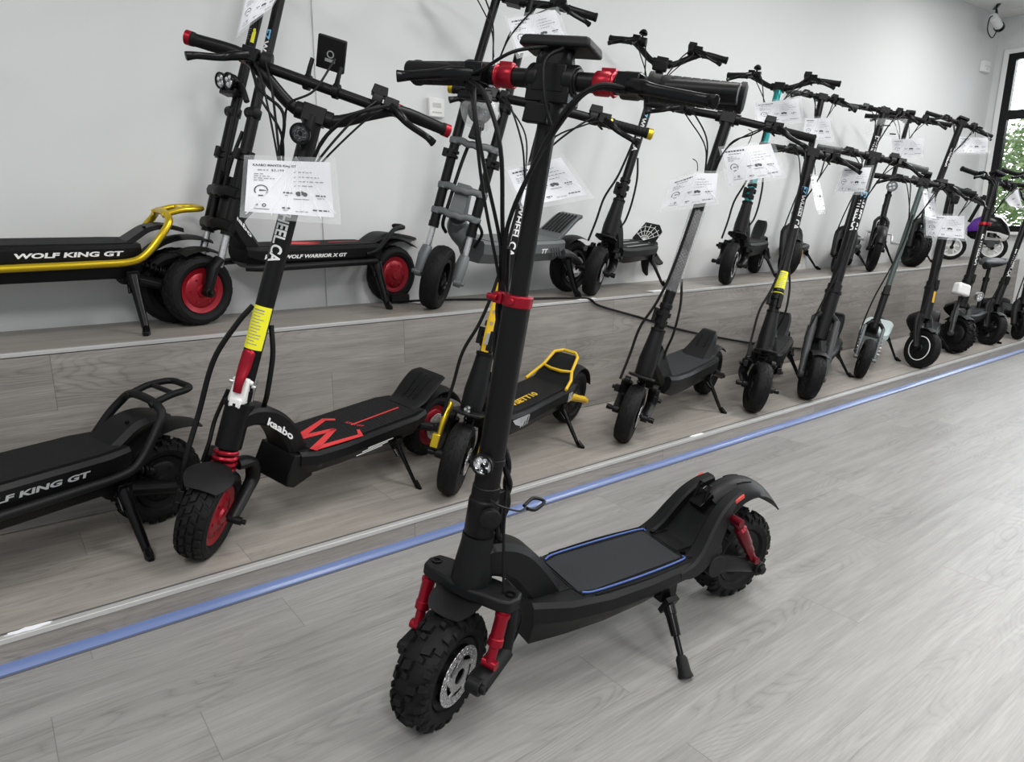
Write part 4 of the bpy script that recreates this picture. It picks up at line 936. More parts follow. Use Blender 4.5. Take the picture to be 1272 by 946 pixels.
def mantis():
    s = Scooter('electric_scooter', 'black scooter with red grips, red folding lever and a red zigzag on its deck', 'scooter', (.420, 2.021), 201.5, 1.026, 10.7, 14.4, 29, .016, SZ, GR, r=.135)
    wheel(s, True, .092, 'block', 'motor', 'red_hub', rimk=.64); wheel(s, False, .082, 'block', 'motor', 'red_hub', disc=.055, rimk=.62)
    d, m = deck(s, .15, .755, .116, .186, .262, 'black', 'mat_rubber', hwf=.082, wedge=.0, chamf=.02)
    mb = MB()
    for k in range(34):
        for sg in (-1, 1): mb.tube([Vector((.19 + k * .0155, 0, .2668)), Vector((.19 + k * .0155 + .03, sg * .098, .2668))], .0010, 4)
    mb.build('mat_ribs', 'mat_rubber', m)
    P = [(.500, -.040), (.528, -.060), (.700, -.004), (.560, .018), (.706, .084), (.520, .104), (.496, .070)]; W = []
    for (a, b, wa, wb_) in ((0, 1, .007, .008), (1, 2, .008, .014), (2, 3, .013, .009), (3, 4, .009, .013), (4, 5, .011, .008), (5, 6, .008, .005)):
        A_, B_ = Vector((*P[a], 0)), Vector((*P[b], 0)); t_ = (B_ - A_).normalized(); n_ = Vector((-t_.y, t_.x, 0)); A_ = A_ - t_ * wa * .6; B_ = B_ + t_ * wb_ * .6
        W.append([(v.x, v.y) for v in (A_ - n_ * wa, B_ - n_ * wb_, B_ + n_ * wb_, A_ + n_ * wa)])
    top_poly(m, W + [[(.23, .019), (.23, .025), (.485, .030), (.485, .024)]], .2678, 'red_print')
    mb = MB(); put_text(mb, 'KING GT', .085, .015, lambda p: Vector((.470 - p[0] * .25 + .012 - p[1], .000 + p[0] * .70, .2684)), .02); mb.build('lettering', 'red_print', m)
    mb = MB()
    for k in range(3):
        f = .36 + k * .028; mb.add([(f, .1168, .214 - k * .006), (f + .13, .1168, .214 - k * .006), (f + .13, .1168, .2175 - k * .006), (f, .1168, .2175 - k * .006)], [[0, 1, 2, 3]])
    mb.build('stripe', 'white_print', d)
    mb = MB(); mb.lathe([(.014, 0), (.014, .004), (.010, .006), (.0001, .006)], (.70, .098, .222), (.45, .9, 0), 18); mb.build('side_light', 'screen', d)
    # kick plate and mudguard
    mb = MB()
    def rg(t): w = .045 + .035 * math.sin(PI * (.15 + .6 * t)); return [(-w, .004), (-w * .8, -.003), (w * .8, -.003), (w, .004)][::-1]
    mb.sweep([(.20, 0, .266), (.15, 0, .280), (.10, 0, .318), (.055, 0, .352), (.02, 0, .362)], rg, Y, smooth=4); kp = mb.build('kick_plate', 'satin', s.root)
    mb = MB()
    for y in (-.025, .0, .025): mb.tube([(.15, y, .286), (.10, y * 1.1, .324), (.05, y * 1.2, .360)], .003, 6)
    mb.build('ridge', 'satin', kp)
    fender_arc(s, False, .155, .10, 40, 160, 'satin', crown=.25, lip=.03)
    swing_arms(s, False, .075, (.19, .21), 'black', rod=(.020, .016)); kickstand(s, .32, .10, .182, .31, .205, 'gloss', .0075)
    # fork
    sd = s.Rs @ Y
    for sg in (-1, 1):
        arms = MB(); y = sg * .066; e = s.L((s.wb, y, s.r))
        arms.tube([s.st(.275, -.02, sg * .030), s.st(.28, -.055, sg * .055), s.st(.235, -.080, y), s.st(.20, -.060, y), e], [.017, .018, .016, .014, .013], 10, smooth=4, flat=(sd, 1.4))
        arms.cyl(e - sd * sg * .01, e + sd * sg * .03, .012, 14); arms.cyl(e + sd * sg * .026, e + sd * sg * .042, .008, 6); arms.build('fork_arm', 'black', s.root, bevel=.002)
    mb = MB(); spring(mb, s.st(.240), s.st(.312), .030, .0072, 4.2, 16); mb.build('fork_spring', 'red', s.root)
    mb = MB(); mb.cyl(s.st(.225), s.st(.325), .022, 18); mb.cyl(s.st(.218), s.st(.240), .034, 22); mb.build('damper', 'black', s.root, bevel=.002)
    fender_arc(s, True, .152, .135, 56, 116, 'plastic', crown=.10, lip=.008, taper=.35)
    head_tube(s, .318, .438, .037, .037, 'black'); stem(s, .438, 1.245, .0255, 'black', rings=((.46, .029, .03),))
    st = [o for o in s.root.children if o.name.startswith('stem')][0]
    mb = MB(); mb.box(s.st(.490, .018, 0), (.036, .05, .075), s.R3, .82); mb.box(s.st(.455, .026, 0), (.03, .036, .03), s.R3); mb.cyl(s.st(.515, .016, -.03), s.st(.515, .016, .03), .007, 10); fl = mb.build('folding_latch', 'white_paint', s.root, bevel=.006)
    mb = MB(); mb.tube([s.st(.485, .043, 0), s.st(.515, .046, 0), s.st(.555, .034, 0), s.st(.595, .029, 0), s.st(.604, .028, 0)], [.012, .013, .018, .018, .009], 10, smooth=4, flat=(s.Rs @ s.fd, .35)); mb.build('folding_lever', 'red', fl)
    mb = MB()
    for y in (-.032, .032): mb.cyl(s.st(.505, .01, y - .006), s.st(.505, .01, y + .006), .006, 12)
    mb.cyl(s.st(.44, -.03, .018), s.st(.52, -.030, .018), .008, 10); mb.build('latch_bolt', 'silver', fl)
    wrap_label(s, st, .606, .726, .0255, 'label_yellow', lines=12)
    stem_text(s, st, 'EZWHEEL.CA', 1.055, .215, .032, .0255, ('blue_print', 'white_print'), 2)
    neck_arm(s, [(.94, 0, .402), (.89, 0, .408), (.83, 0, .386), (.775, 0, .328), (.735, 0, .250)], .034, .062, .024, .032, 'black', smooth=6)
    mb = MB(); put_text(mb, 'kaabo', .105, .030, lambda p: Vector((.866 - p[0] * .80, .044 + p[0] * .19, .394 - p[0] * .60 - .55 * (p[0] ** 2) + p[1] * .9)) + Vector((0, .0025, 0)), .03, .2); mb.build('lettering', 'white_print', s.root)
    mb = MB(); mb.lathe([(.0125, 0), (.0125, .002), (.010, .002), (.010, 0)], (.885, .0375, .404), Y, 20, closed=True); mb.prism([(-.006, -.005), (0, .007), (.006, -.005), (.003, -.005), (0, .001), (-.003, -.005)], (.885, .0375, .404), (-1, 0, 0), (0, 0, 1), Y, 0, .002); mb.build('round_badge', 'white_print', s.root)
    mb = MB(); mb.prism([(.70, .250), (.775, .262), (.800, .20), (.805, .165), (.775, .150), (.70, .170)], (0, 0, 0), (1, 0, 0), (0, 0, 1), Y, -.078, .078); mb.build('battery_nose', 'black', s.root, bevel=.004)
    bars(s, 1.248, .348, 'riser', .088, yaw=12, r=.0165, grip_r=.0165, grip_len=.135, endmat='red', crossbar=True, sweep=.05, display=None, lever_len=.115)
    bp = lambda lat, f=0., up=0.: s.st(1.248 + up, f, lat)
    bar = [o for o in s.root.children if o.name.startswith('handlebar')][0]
    R = s.R3 @ Matrix.Rotation(-1.05, 3, 'Y'); c = bp(.0, -.012, .165)
    mb = MB(); mb.box(c, (.085, .078, .014), R); dsp = mb.build('display', 'plastic', bar, bevel=.003)
    mb = MB(); mb.box(c + R @ Vector((0, 0, .0075)), (.070, .064, .001), R); mb.build('screen', 'screen', dsp)
    mb = MB(); c2 = c + R @ Vector((0, 0, -.008)); mb.lathe([(.010, 0), (.010, .001), (.007, .001), (.007, 0)], c2, R @ Vector((0, 0, -1)), 16, closed=True); mb.box(c2 + R @ Vector((-.016, 0, 0)), (.008, .028, .001), R); mb.build('badge', 'grey_print', dsp)
    mb = MB()
    for y in (-.040, .040): mb.tube([bp(y, .0, .070), bp(y, .008, .105), bp(y, .006, .135)], [.012, .009, .008], 8, smooth=3, flat=(sd, .7)); mb.lathe([(.014, -.009), (.020, -.008), (.020, .008), (.014, .009)], bp(y, -.004, .0757), sd, 16)
    mb.build('display_bracket', 'black', dsp)
    headlight(s, s.st(1.185, .055, -.004), .026, s.Rs @ Vector((1, 0, -.05)), 'gloss', 7, lens='dark_lens')
    cables(s, [([bp(.19, .02, .075), bp(.12, .06, .02), bp(.06, .06, -.06), bp(.035, .035, -.16)], .005), ([bp(.17, .02, .07), bp(.10, .075, .0), bp(.05, .055, -.09), bp(.02, .035, -.18)], .0035), ([bp(-.19, .03, .08), bp(-.13, .07, .01), bp(-.055, .07, -.03), bp(-.045, .045, -.13)], .0045), ([bp(-.18, .02, .06), bp(-.12, .08, -.01), bp(-.05, .06, -.08), bp(-.03, .03, -.18)], .0035), ([bp(.02, .01, .15), bp(.0, .05, .05), bp(-.05, .06, -.0), bp(-.06, .03, -.05)], .003)], 'bar_cables')
    cables(s, [([s.st(.72, .01, -.028), s.st(.66, .02, -.055), s.st(.55, .03, -.088), s.st(.40, .04, -.088), s.st(.26, .07, -.080), s.L((s.wb + .01, -.074, .165))], .0075), ([s.st(.68, -.01, .028), s.st(.60, -.015, .052), s.st(.49, -.03, .060), s.st(.44, -.07, .05), Vector((.84, .03, .40))], .0075), ([s.st(.47, -.03, -.05), s.st(.38, -.02, -.062), s.st(.32, -.0, -.055), s.st(.26, .0, -.060)], .006)], 'brake_hose')
    mb = MB(); mb.box(s.L((s.wb + .012, -.078, .175)), (.04, .026, .04), s.R3); mb.box(s.L((s.wb + .03, -.080, .15)), (.02, .02, .03), s.R3); mb.build('brake_caliper', 'gloss', s.root, bevel=.003)
    return s
mantis()

def vsett(label, F, head, wb, lean, rake, steer, off, z0, top, hw, name='electric_scooter', accent='black', zt=.27, zb=.185, hwd=.105, r=.13, tread='road', tail='hex', text=None, stemr=.0225, stemmat='black', rise=0., stylebar='flat', gold=False, neckmat='satin', group=GR, bubble=False, disp=None, knobs=True, f1=.80, bell=False, endmat='black', barmat='black', lean_arm=True, label_t=None, ez=None, gripmat='rubber', hubmat='satin', ringm=None, hl=False, matmat='mat_rubber', fenderr=.165, ftext=None, mat_deck='satin', stripes=False, lever=None):
    s = Scooter(name, label, 'scooter', F, head, wb, lean, rake, steer, off, z0, group, r=r)
    wheel(s, True, .075, tread, 'motor', hubmat, disc=.05, rimk=.62, ring=ringm); wheel(s, False, .075, tread, 'motor', hubmat, rimk=.62, ring=ringm)
    d, m = deck(s, .17, f1, hwd, zb, zt, mat_deck, matmat, hwf=hwd * .75, wedge=.015)
    swing_arms(s, False, .070, (.20, .195), accent if gold else 'black', rod=(.020, .015))
    swing_arms(s, True, .062, (wb - .105, .235), 'black', rod=(.017, .013), bend=(wb - .11, .16, 1.05))
    if gold:
        sd = s.Rs @ Y
        for sg in (-1, 1):
            mb = MB(); mb.tube([s.st(.30, .02, sg * .072), s.st(.24, .045, sg * .078), s.st(.17, .06, sg * .078)], [.013, .015, .010], 8, smooth=3, flat=(sd, .8)); mb.box(s.st(.165, .06, sg * .085), (.03, .03, .05), s.R3); mb.build('brake_arm', 'gold', s.root, bevel=.003)
    spring_shock(s, (wb - .06, .0, .32), (wb - .10, .0, .20), .017, 'black'); spring_shock(s, (.17, .0, .25), (.11, .0, .19), .016, 'black', steer=False)
    mb = MB(); mb.prism([(-.045, -.045), (-.05, .045), (.03, .060), (.075, .05), (.095, .015), (.095, -.015), (.075, -.05), (.03, -.060)], s.st(.285, .012), s.Rs @ s.fd, s.Rs @ Y, s.Rs @ s.ax, -.004, .006); mb.build('front_mudguard', 'plastic', s.root, bevel=.003)
    if hl: headlight(s, s.st(.30, .075), .017, s.Rs @ Vector((1, 0, .05)), cells=3)
    if knobs:
        sd = s.Rs @ Y
        for sg in (-1, 1):
            mb = MB(); e = s.L((wb, sg * .085, r)); mb.cyl(e, e + sd * sg * .022, .012, 12); mb.build('axle_nut', 'gloss', s.root); mb = MB(); p = s.st(.21, .03, sg * .085); mb.box(p, (.05, .022, .032), s.R3); mb.cyl(p, p + sd * sg * .025, .009, 10); mb.build('brake_caliper', 'gloss', s.root, bevel=.002)
    # tall head block with the deck spar behind it
    mb = MB(); mb.tube([s.st(.29), s.st(.36), s.st(.44), s.st(.49)], [.040, .042, .034, .030], 20); mb.box(s.st(.37, -.03, 0), (.06, .058, .13), s.R3, .8); mb.build('head_tube', neckmat, s.root, bevel=.003)
    neck_arm(s, [(wb - .13, 0, .385), (wb - .18, 0, .33), (f1 - .03, 0, zt - .02)], .030, hwd * .55, .05, .045, 'black', smooth=4)
    mb = MB()
    for t, rr, hh in ((.485, .033, .012), (.515, .029, .02), (.55, .033, .02), (.585, .028, .02)): mb.cyl(s.st(t), s.st(t + hh), rr, 18)
    mb.box(s.st(.54, .03, .012), (.022, .02, .07), s.R3); mb.box(s.st(.55, -.004, -.034), (.03, .018, .06), s.R3); mb.build('folding_clamp', 'black', s.root, bevel=.002)
    stem(s, .49, top - .02, stemr, stemmat); st = [o for o in s.root.children if o.name.startswith('stem')][0]
    if lever:
        mb = MB(); mb.tube([s.st(.50, .034, 0), s.st(.56, .036, 0), s.st(.66, .032, 0), s.st(.735, .030, 0), s.st(.75, .028, 0)], [.014, .016, .018, .016, .006], 10, smooth=3, flat=(s.Rs @ s.fd, .35)); lv = mb.build('folding_lever', lever, st)
        for t in (.60, .64, .68):
            mb = MB(); mb.lathe([(.006, 0), (.006, .002), (.003, .002), (.003, 0)], s.st(t, .0425 - (t - .56) * .04, 0), s.Rs @ s.fd, 10, closed=True); mb.build('pin', 'steel', lv)
        MB().box(s.st(.545, .043, 0), (.008, .012, .04), s.R3).build('catch', 'steel', lv)
    if ez: stem_text(s, st, 'EZWHEEL.CA', ez[0], ez[1], stemr * 1.15, stemr, ('blue_print', 'white_print'), 2)
    if label_t: wrap_label(s, st, label_t[0], label_t[1], stemr, 'label_yellow', lines=10)
    if bubble:
        mb = MB(); rnd = random.Random(5); rr = stemr + .006
        mb.cyl(s.st(bubble[0]), s.st(bubble[1]), rr, 20); n = 46
        for i in range(n):
            for k in range(11):
                a = 2 * PI * (k + .5 * (i % 2)) / 11; t = bubble[0] + (bubble[1] - bubble[0]) * (i + .5) / n; p = s.st(t, math.cos(a) * rr, math.sin(a) * rr); dr = (p - s.st(t)).normalized()
                mb.lathe([(.0062, 0), (.005, .003), (.0001, .0045)], p, dr, 6)
        mb.build('bubble_wrap', 'bubble', st)
    # tail
    if tail == 'hex':
        P = lambda x, y, u: Vector((x, y, zt + .008 + u))
        q = MB(); q.sweep([(.26, 0, zt), (.20, 0, zt + .05), (.13, 0, zt + .095), (.09, 0, zt + .10)], lambda t: [(-.085 + .035 * t, .006), (-.085 + .035 * t, -.002), (.085 - .035 * t, -.002), (.085 - .035 * t, .006)][::-1], Y, smooth=4); kp = q.build('kick_plate', 'satin', s.root)
        q = MB()
        for sg in (-1, 1): q.tube([P(.30, sg * .098, -.004), P(.235, sg * .088, .022), P(.20, sg * .070, .05)], .007, 8)
        q.tube([P(.20, -.070, .05), P(.13, -.058, .100), P(.095, -.030, .108), P(.095, .030, .108), P(.13, .058, .100), P(.20, .070, .05), P(.215, .025, .045), P(.215, -.025, .045)], .0075, 8, closed=True); q.build('hexagon_frame', accent, kp)
        fender_arc(s, False, .155, .085, 35, 165, 'satin', crown=.25)
    elif tail == 'wedge':
        q = MB(); q.sweep([(.33, 0, zt), (.25, 0, zt + .05), (.18, 0, zt + .11), (.15, 0, zt + .118)], lambda t: [(-.085 + .05 * t, .020), (-.055 + .025 * t, -.004), (.055 - .025 * t, -.004), (.085 - .05 * t, .020)][::-1], Y, smooth=4); kp = q.build('kick_plate', 'satin', s.root)
        q = MB()
        for y in (-.02, .02): q.tube([(.26, y, zt + .050), (.20, y, zt + .098)], .003, 6)
        q.build('ridge', 'black', kp); fender_arc(s, False, .155, .085, 30, 130, 'satin', crown=.25)
    elif tail == 'round':
        q = MB(); q.sweep([(.24, 0, zt - .01), (.19, 0, zt + .03), (.15, 0, zt + .075), (.13, 0, zt + .115), (.13, 0, zt + .13)], lambda t: (lambda a: [(-a, .008), (-.75 * a, -.008), (.75 * a, -.008), (a, .008)])(.016 + .030 * math.sin(PI * (.22 + .66 * t))), Y, smooth=4); kp = q.build('kick_plate', 'satin', s.root)
        q = MB(); q.tube([(.16, 0, zt + .07), (.138, 0, zt + .11)], .004, 6); q.build('ridge', 'black', kp); fender_arc(s, False, .150, .08, 30, 150, 'satin', crown=.25)
    elif tail == 'web':
        R_ = Matrix.Rotation(-.9, 3, 'Y'); o_ = Vector((.21, 0, zt + .01)); ex = Vector((-.72, 0, .69)); nz = ex.cross(Y)
        q = MB(); q.prism([(0, -.072), (0, .072), (.10, .085), (.15, .05), (.15, -.05), (.10, -.085)], o_, ex, Y, -nz, -.003, .003); kp = q.build('kick_plate', 'black', s.root, bevel=.002)
        q = MB()
        for k in range(7):
            a = -1.15 + 2.3 * k / 6; q.tube([o_ - nz * .0042, o_ - nz * .0042 + ex * .135 * math.cos(a * .9) + Y * .088 * math.sin(a)], .0016, 5)
        for rr in (.04, .075, .11):
            q.tube([o_ - nz * .0042 + ex * rr * 1.1 * math.cos(-1.1 + 2.2 * k / 6) * (1 - .06 * (k % 2)) + Y * rr * .8 * math.sin(-1.1 + 2.2 * k / 6) for k in range(7)], .0016, 5)
        q.build('web_lines', 'white_print', kp)
        q = MB()
        for y in (-.06, 0, .06): q.add([(.30, y - .006, zt + .0056), (.70, y - .006, zt + .0056), (.70, y + .006, zt + .0056), (.30, y + .006, zt + .0056)], [[0, 1, 2, 3]])
        q.build('stripe', 'grey_print', m)
    if stripes:
        q = MB()
        for k in range(4): x = f1 - .10 - k * .018; q.add([(x, hwd + .001, zt - .018), (x - .009, hwd + .001, zt - .018), (x - .002, hwd * .98 + .001, zb + .03), (x + .007, hwd * .98 + .001, zb + .03)], [[0, 1, 2, 3]])
        q.add([(f1 - .16, hwd + .0012, zt - .013), (f1 - .035, hwd * .90 + .0045, zt - .012), (f1 - .06, hwd * .92 + .004, zt - .035), (f1 - .10, hwd + .0012, zt - .05)], [[0, 1, 2, 3]]); q.build('stripe', 'grey_print', d)
        q = MB()
        for k in range(3): x = .27 - k * .014; q.add([(x, hwd + .001, zt - .015), (x - .006, hwd + .001, zt - .015), (x - .004, hwd + .001, zb + .03), (x + .002, hwd + .001, zb + .03)], [[0, 1, 2, 3]])
        q.build('stripe', 'white_print', d)
    if ftext:
        q = MB(); put_text(q, ftext[0], ftext[2], ftext[3], lambda p: Vector((ftext[1] - p[0], -p[1] + .03, zt + .0058)), .04, .2); q.build('lettering', accent, m)
    kickstand(s, .30, hwd - .01, zb + .01, .32, hwd + .10, 'gloss', .009)
    bars(s, top, hw, stylebar, rise, gripmat=gripmat, endmat=endmat, display=disp, bell=bell, barmat=barmat)
    cables(s, [([s.st(top - .18, .03, -.01), s.st(top - .35, .032, -.012), s.st(.75, .03, -.02), s.st(.60, .03, -.04), s.st(.48, .03, -.075), s.st(.36, .03, -.08), s.st(.25, .05, -.085)], .006), ([s.st(.72, -.01, .026), s.st(.62, -.01, .055), s.st(.50, -.02, .065), s.st(.42, -.06, .055), Vector((wb - .17, .04, .36))], .0055)], 'brake_hose')
    return s
vsett('black scooter with yellow hexagon tail and yellow folding lever behind the front scooter', (1.242, 1.989), 203.5, .996, 9.0, 13.6, 20, .043, SZ, 1.339, .348, accent='yellow', gold=True, endmat='gold', ez=(1.05, .225), zt=.25, zb=.165, tail='hex', hl=True, stripes=True, lever='yellow', ftext=('VSETT10', .66, .21, .032), disp=('box', (.02, .0, .04), (.06, .09, .022), -25))
vsett('black scooter with bubble wrap round its stem', (2.164, 2.017), 197.8, 1.014, 10.4, 14.3, 15, .033, SZ, 1.384, .354, tail='wedge', bubble=(.66, 1.00), zt=.27, zb=.175, disp=('box', (0, .01, .055), (.05, .07, .03), -55), stemr=.0235, f1=.79, matmat='grey_mat')
vsett('black scooter with a yellow warning label low on its lettered stem', (3.03, 1.961), 205.5, 1.013, 6.1, 19.4, 20, .053, SZ, 1.285, .262, tail='round', hwd=.09, label_t=(.582, .69), ez=(1.11, .225), stemr=.026)
vsett('black scooter with a white spider web on its tail plate', (2.545, 2.657), 205.2, .989, 10.3, 17.6, 10, .059, PZ, 1.202, .315, tail='web', ez=(.95, .22), rise=.085, stylebar='riser', bell=True, zt=.25, zb=.17, disp=('box', (0, .03, -.03), (.05, .075, .04), -70))
vsett('black scooter with teal stem and teal bar sleeves', (3.637, 2.600), 204.3, .995, 7.9, 16.4, 2, .059, PZ, 1.181, .331, tail='round', stemmat='teal', rise=.06, stylebar='riser', bell=True, zt=.25, zb=.17, hwd=.095, ringm='white_print', r=.127)
# ---------------------------------------------------------------- twin-stem scooters on the platform
def twin(label, F, head, wb, lean, rake, steer, off, top, hw, hub, legmat, tubemat, deckmat, w, r, wheelw, hinge, crowns, crownmat, kind):
    s = Scooter('electric_scooter', label, 'scooter', F, head, wb, lean, rake, steer, off, PZ, GR, r=r)
    wheel(s, True, wheelw, 'road', 'motor' if kind == 'warrior' else 'spoke', hub, rimk=.62); wheel(s, False, wheelw, 'road', 'motor' if kind == 'warrior' else 'split', hub, disc=None if kind == 'warrior' else .055, rimk=.62)
    sd = s.Rs @ Y
    for sg in (-1, 1):
        y = sg * w; e = s.L((wb, y, r)); mb = MB(); a0 = s.st(.16, .0, y); off0 = (e - s.st(r, 0, y))
        low = lambda t: s.st(t, .004, y)
        mb.tube([e, s.st(.21, .030, y), s.st(.25, .010, y)], [.016, .019, .016], 10, flat=(sd, 1.5)); mb.cyl(e - sd * sg * .012, e + sd * sg * .02, .018, 14); mb.cyl(e + sd * sg * .015, e + sd * sg * .034, .010, 8)
        mb.build('fork_leg', legmat, s.root, bevel=.002)
        mb = MB(); mb.cyl(s.st(.22, .006, y), s.st(.37, .004, y), .0135, 16); mb.build('stanchion', 'silver', s.root)
        mb = MB(); mb.cyl(s.st(.335, .004, y), s.st(hinge, .004, y), .0215, 20); mb.cyl(s.st(.335, .004, y), s.st(.36, .004, y), .0235, 20)
        mb.cyl(s.st(hinge, .004, y), s.st(top, -.0, y * .85), .0185, 20); o = mb.build('fork_tube', tubemat, s.root)
        mb = MB(); t = crowns[1] + .12
        for k in (0, .02): mb.cyl(s.st(t + k, .004, y), s.st(t + k + .012, .004, y), .029, 16)
        mb.box(s.st(t + .016, .030, y), (.026, .018, .04), s.R3); mb.box(s.st(t + .016, .004, y + sg * .032), (.022, .022, .036), s.R3); mb.build('tube_clamp', 'black', o, bevel=.002)
        mb = MB(); mb.cyl(s.st(hinge - .01, .004, y), s.st(hinge + .02, .004, y), .026, 18); mb.lathe([(.017, -.028), (.020, -.026), (.020, .026), (.017, .028)], s.st(hinge + .005, .010, y), s.Rs @ Y, 18); mb.build('hinge', 'black', o, bevel=.002)
    for t in crowns:
        mb = MB(); pts = [s.st(t, .016, -w - .022), s.st(t + .004, .026, -w * .62), s.st(t - .004, .03, -w * .30), s.st(t, .032, 0), s.st(t - .004, .03, w * .30), s.st(t + .004, .026, w * .62), s.st(t, .016, w + .022)]
        mb.tube(pts, .014 if crownmat == 'black' else .010, 8, smooth=3, flat=(s.Rs @ s.ax, 1.6))
        for sg in (-1, 1): mb.cyl(s.st(t - .012, .004, sg * w), s.st(t + .012, .004, sg * w), .0265, 18)
        mb.build('fork_brace', crownmat, s.root, bevel=.002)
    if kind == 'warrior':
        mb = MB()
        mb.cyl(s.st(.35, -.012), s.st(.54, -.012), .030, 22); mb.build('steering_tube', 'black', s.root)
        zt, zb, hwd = .285, .195, .108
        d, m = deck(s, .14, .78, hwd, zb, zt, 'black', 'mat_rubber', hwf=.07)
        q = MB()
        for sg in (-1, 1): q.tube([(.80, sg * .085, .215), (.70, sg * .118, .214), (.19, sg * .118, .214)], .0135, 10, smooth=3)
        q.build('deck_rail', 'satin', d)
        side_text(d, 'kaabo', .735, .075, .255, .1095, .018, 'white_print', shear=.3); side_text(d, 'WOLF WARRIOR X GT', .645, .30, .252, .1095, .015, 'white_print', tilt=-.01)
        top_poly(m, [[(.62, -.03), (.50, -.05), (.40, .0), (.50, .02), (.44, .05), (.50, .06), (.60, .02), (.52, .0)], [(.2, -.004), (.2, .004), (.36, .004), (.36, -.004)]], zt + .0052, 'red_print')
        neck_arm(s, [(s.st(.55, -.04)), (s.st(.50, -.10)), Vector((.80, 0, .385)), Vector((.745, 0, .28))], .036, .06, .028, .032, 'black', smooth=5)
        mb = MB(); put_text(mb, 'kaabo', .10, .026, lambda p: Vector((.830 - p[0] * .74, .051 + p[0] * .1, .430 - p[0] * 1.0 + p[1] * .8)), .03, .2); mb.build('lettering', 'white_print', s.root)
        mb = MB()
        for sg in (-1, 1): mb.tube([(.24, sg * .105, .245), (.17, sg * .100, .262), (.09, sg * .080, .318), (.03, sg * .055, .345), (-.03, sg * .045, .352)], .0105, 10, smooth=5)
        mb.tube([(-.03, -.045, .352), (-.05, 0, .354), (-.03, .045, .352)], .0105, 8, smooth=5); mb.build('tail_rack', 'satin', s.root)
        fender_arc(s, False, .160, .09, 60, 135, 'satin', crown=.15, lip=.02); MB().sweep([(-.085, 0, .309), (-.115, 0, .300), (-.135, 0, .290)], lambda t: [(-.04 + .02 * t, .006), (-.03 + .02 * t, -.002), (.03 - .02 * t, -.002), (.04 - .02 * t, .006)][::-1], Y, smooth=3).build('tail_tip', 'red_hub', s.root)
        mb = MB(); mb.sweep([(.17, 0, .28), (.10, 0, .318), (.04, 0, .325), (-.06, 0, .312), (-.11, 0, .300)], lambda t: [(-.055, .008), (-.045, -.003), (.045, -.003), (.055, .008)][::-1], Y, smooth=5); mb.build('rear_mudguard', 'satin', s.root)
        fender_arc(s, True, .160, .085, 62, 120, 'plastic', crown=.25); fs = s.st(.40, .03)
        kickstand(s, .185, .105, .205, .18, .185, 'gloss', .012, thick=1.4)
        # two round lamps on the left leg's bracket
        for k, y in ((0, -.048), (1, .0)):
            headlight(s, s.st(.855, .075, y - .022), .027, s.Rs @ Vector((1, -.0, -.03)), 'gloss', 4)
        mb = MB(); mb.tube([s.st(.855, .05, -.07), s.st(.855, .045, 0), s.st(.80, .03, .04)], .011, 8, smooth=3); mb.box(s.st(.825, .045, -.04), (.04, .09, .02), s.R3); mb.build('lamp_bracket', 'black', s.root, bevel=.003)
        st = [o for o in s.root.children if o.name.startswith('fork_tube')]
        wrap_label(s, st[0], 1.02, 1.07, .0188, 'label_yellow', lat=-w * .92, lines=6)
        stem_text(s, st[1], 'EZWHEEL.CA', 1.06, .22, .024, .0195, ('blue_print', 'white_print'), 2, lat=w * .93)
        cables(s, [([s.st(.98, .02, -w + .03), s.st(.85, .03, -w + .045), s.st(.66, .03, -.01), s.st(.55, .03, -.005)], .0075), ([s.st(.70, .02, w - .02), s.st(.60, .03, w - .03), s.st(.5, .03, w - .04)], .007)], 'brake_hose')
    else:
        zt, zb, hwd = .30, .20, .122
        d, m = deck(s, .20, .76, hwd, zb, zt, 'grey_metal', 'grey_mat', hwf=.085, chamf=.03, wedge=.0)
        m.data.materials[0] = MATS['grey_metal']
        side_text(d, 'TT', .40, .045, .255, .1235, .022, 'white_print')
        mb = MB()
        for k in range(4): mb.add([(.34 - k * .02, .1238, .27), (.33 - k * .02, .1238, .27), (.30 - k * .02, .1238, .225), (.31 - k * .02, .1238, .225)], [[0, 1, 2, 3]])
        mb.build('stripe', 'dark_grey', d)
        mb = MB(); mb.box(s.st(.47, -.02), (.075, .075, .15), s.R3, .8); mb.tube([s.st(.40, -.04), s.st(.36, -.09), Vector((.78, 0, .30))], [.04, .05, .06], 12, smooth=4); mb.build('head_block', 'grey_metal', s.root, bevel=.012)
        mb = MB(); mb.sweep([(.25, 0, zt - .01), (.17, 0, zt + .045), (.09, 0, zt + .10), (.04, 0, zt + .118)], lambda t: [(-.085 + .015 * t, .014), (-.085 + .015 * t, -.004), (.085 - .015 * t, -.004), (.085 - .015 * t, .014)][::-1], Y, smooth=4); kp = mb.build('kick_plate', 'grey_metal', s.root, bevel=.003)
        mb = MB()
        for y in (-.055, -.033, -.011, .011, .033, .055): mb.tube([(.20, y, zt + .033), (.13, y, zt + .082), (.075, y, zt + .115)], .0055, 6)
        mb.build('rubber_rib', 'rubber', kp)
        fender_arc(s, False, .165, .10, 20, 110, 'satin', crown=.2)
        mb = MB()
        for sg in (-1, 1): mb.tube([(.22, sg * .095, .235), (.13, sg * .098, .215), (.0, sg * .085, .142)], [.028, .022, .016], 10, smooth=4, flat=(Y, 1.4)); mb.cyl((0, sg * .07, .142), (0, sg * .10, .142), .018, 12)
        mb.build('swing_arm', 'dark_grey', s.root, bevel=.003)
        kickstand(s, .18, .11, .2, .16, .19, 'gloss', .012, thick=1.3)
        # lamp under a clear wrap
        c = s.st(.836, .07, 0); headlight(s, c, .050, s.Rs @ Vector((1, 0, -.05)), 'gloss', 5, lens='dark_lens')
        mb = MB(); rnd = random.Random(9); n = 12; vs = []
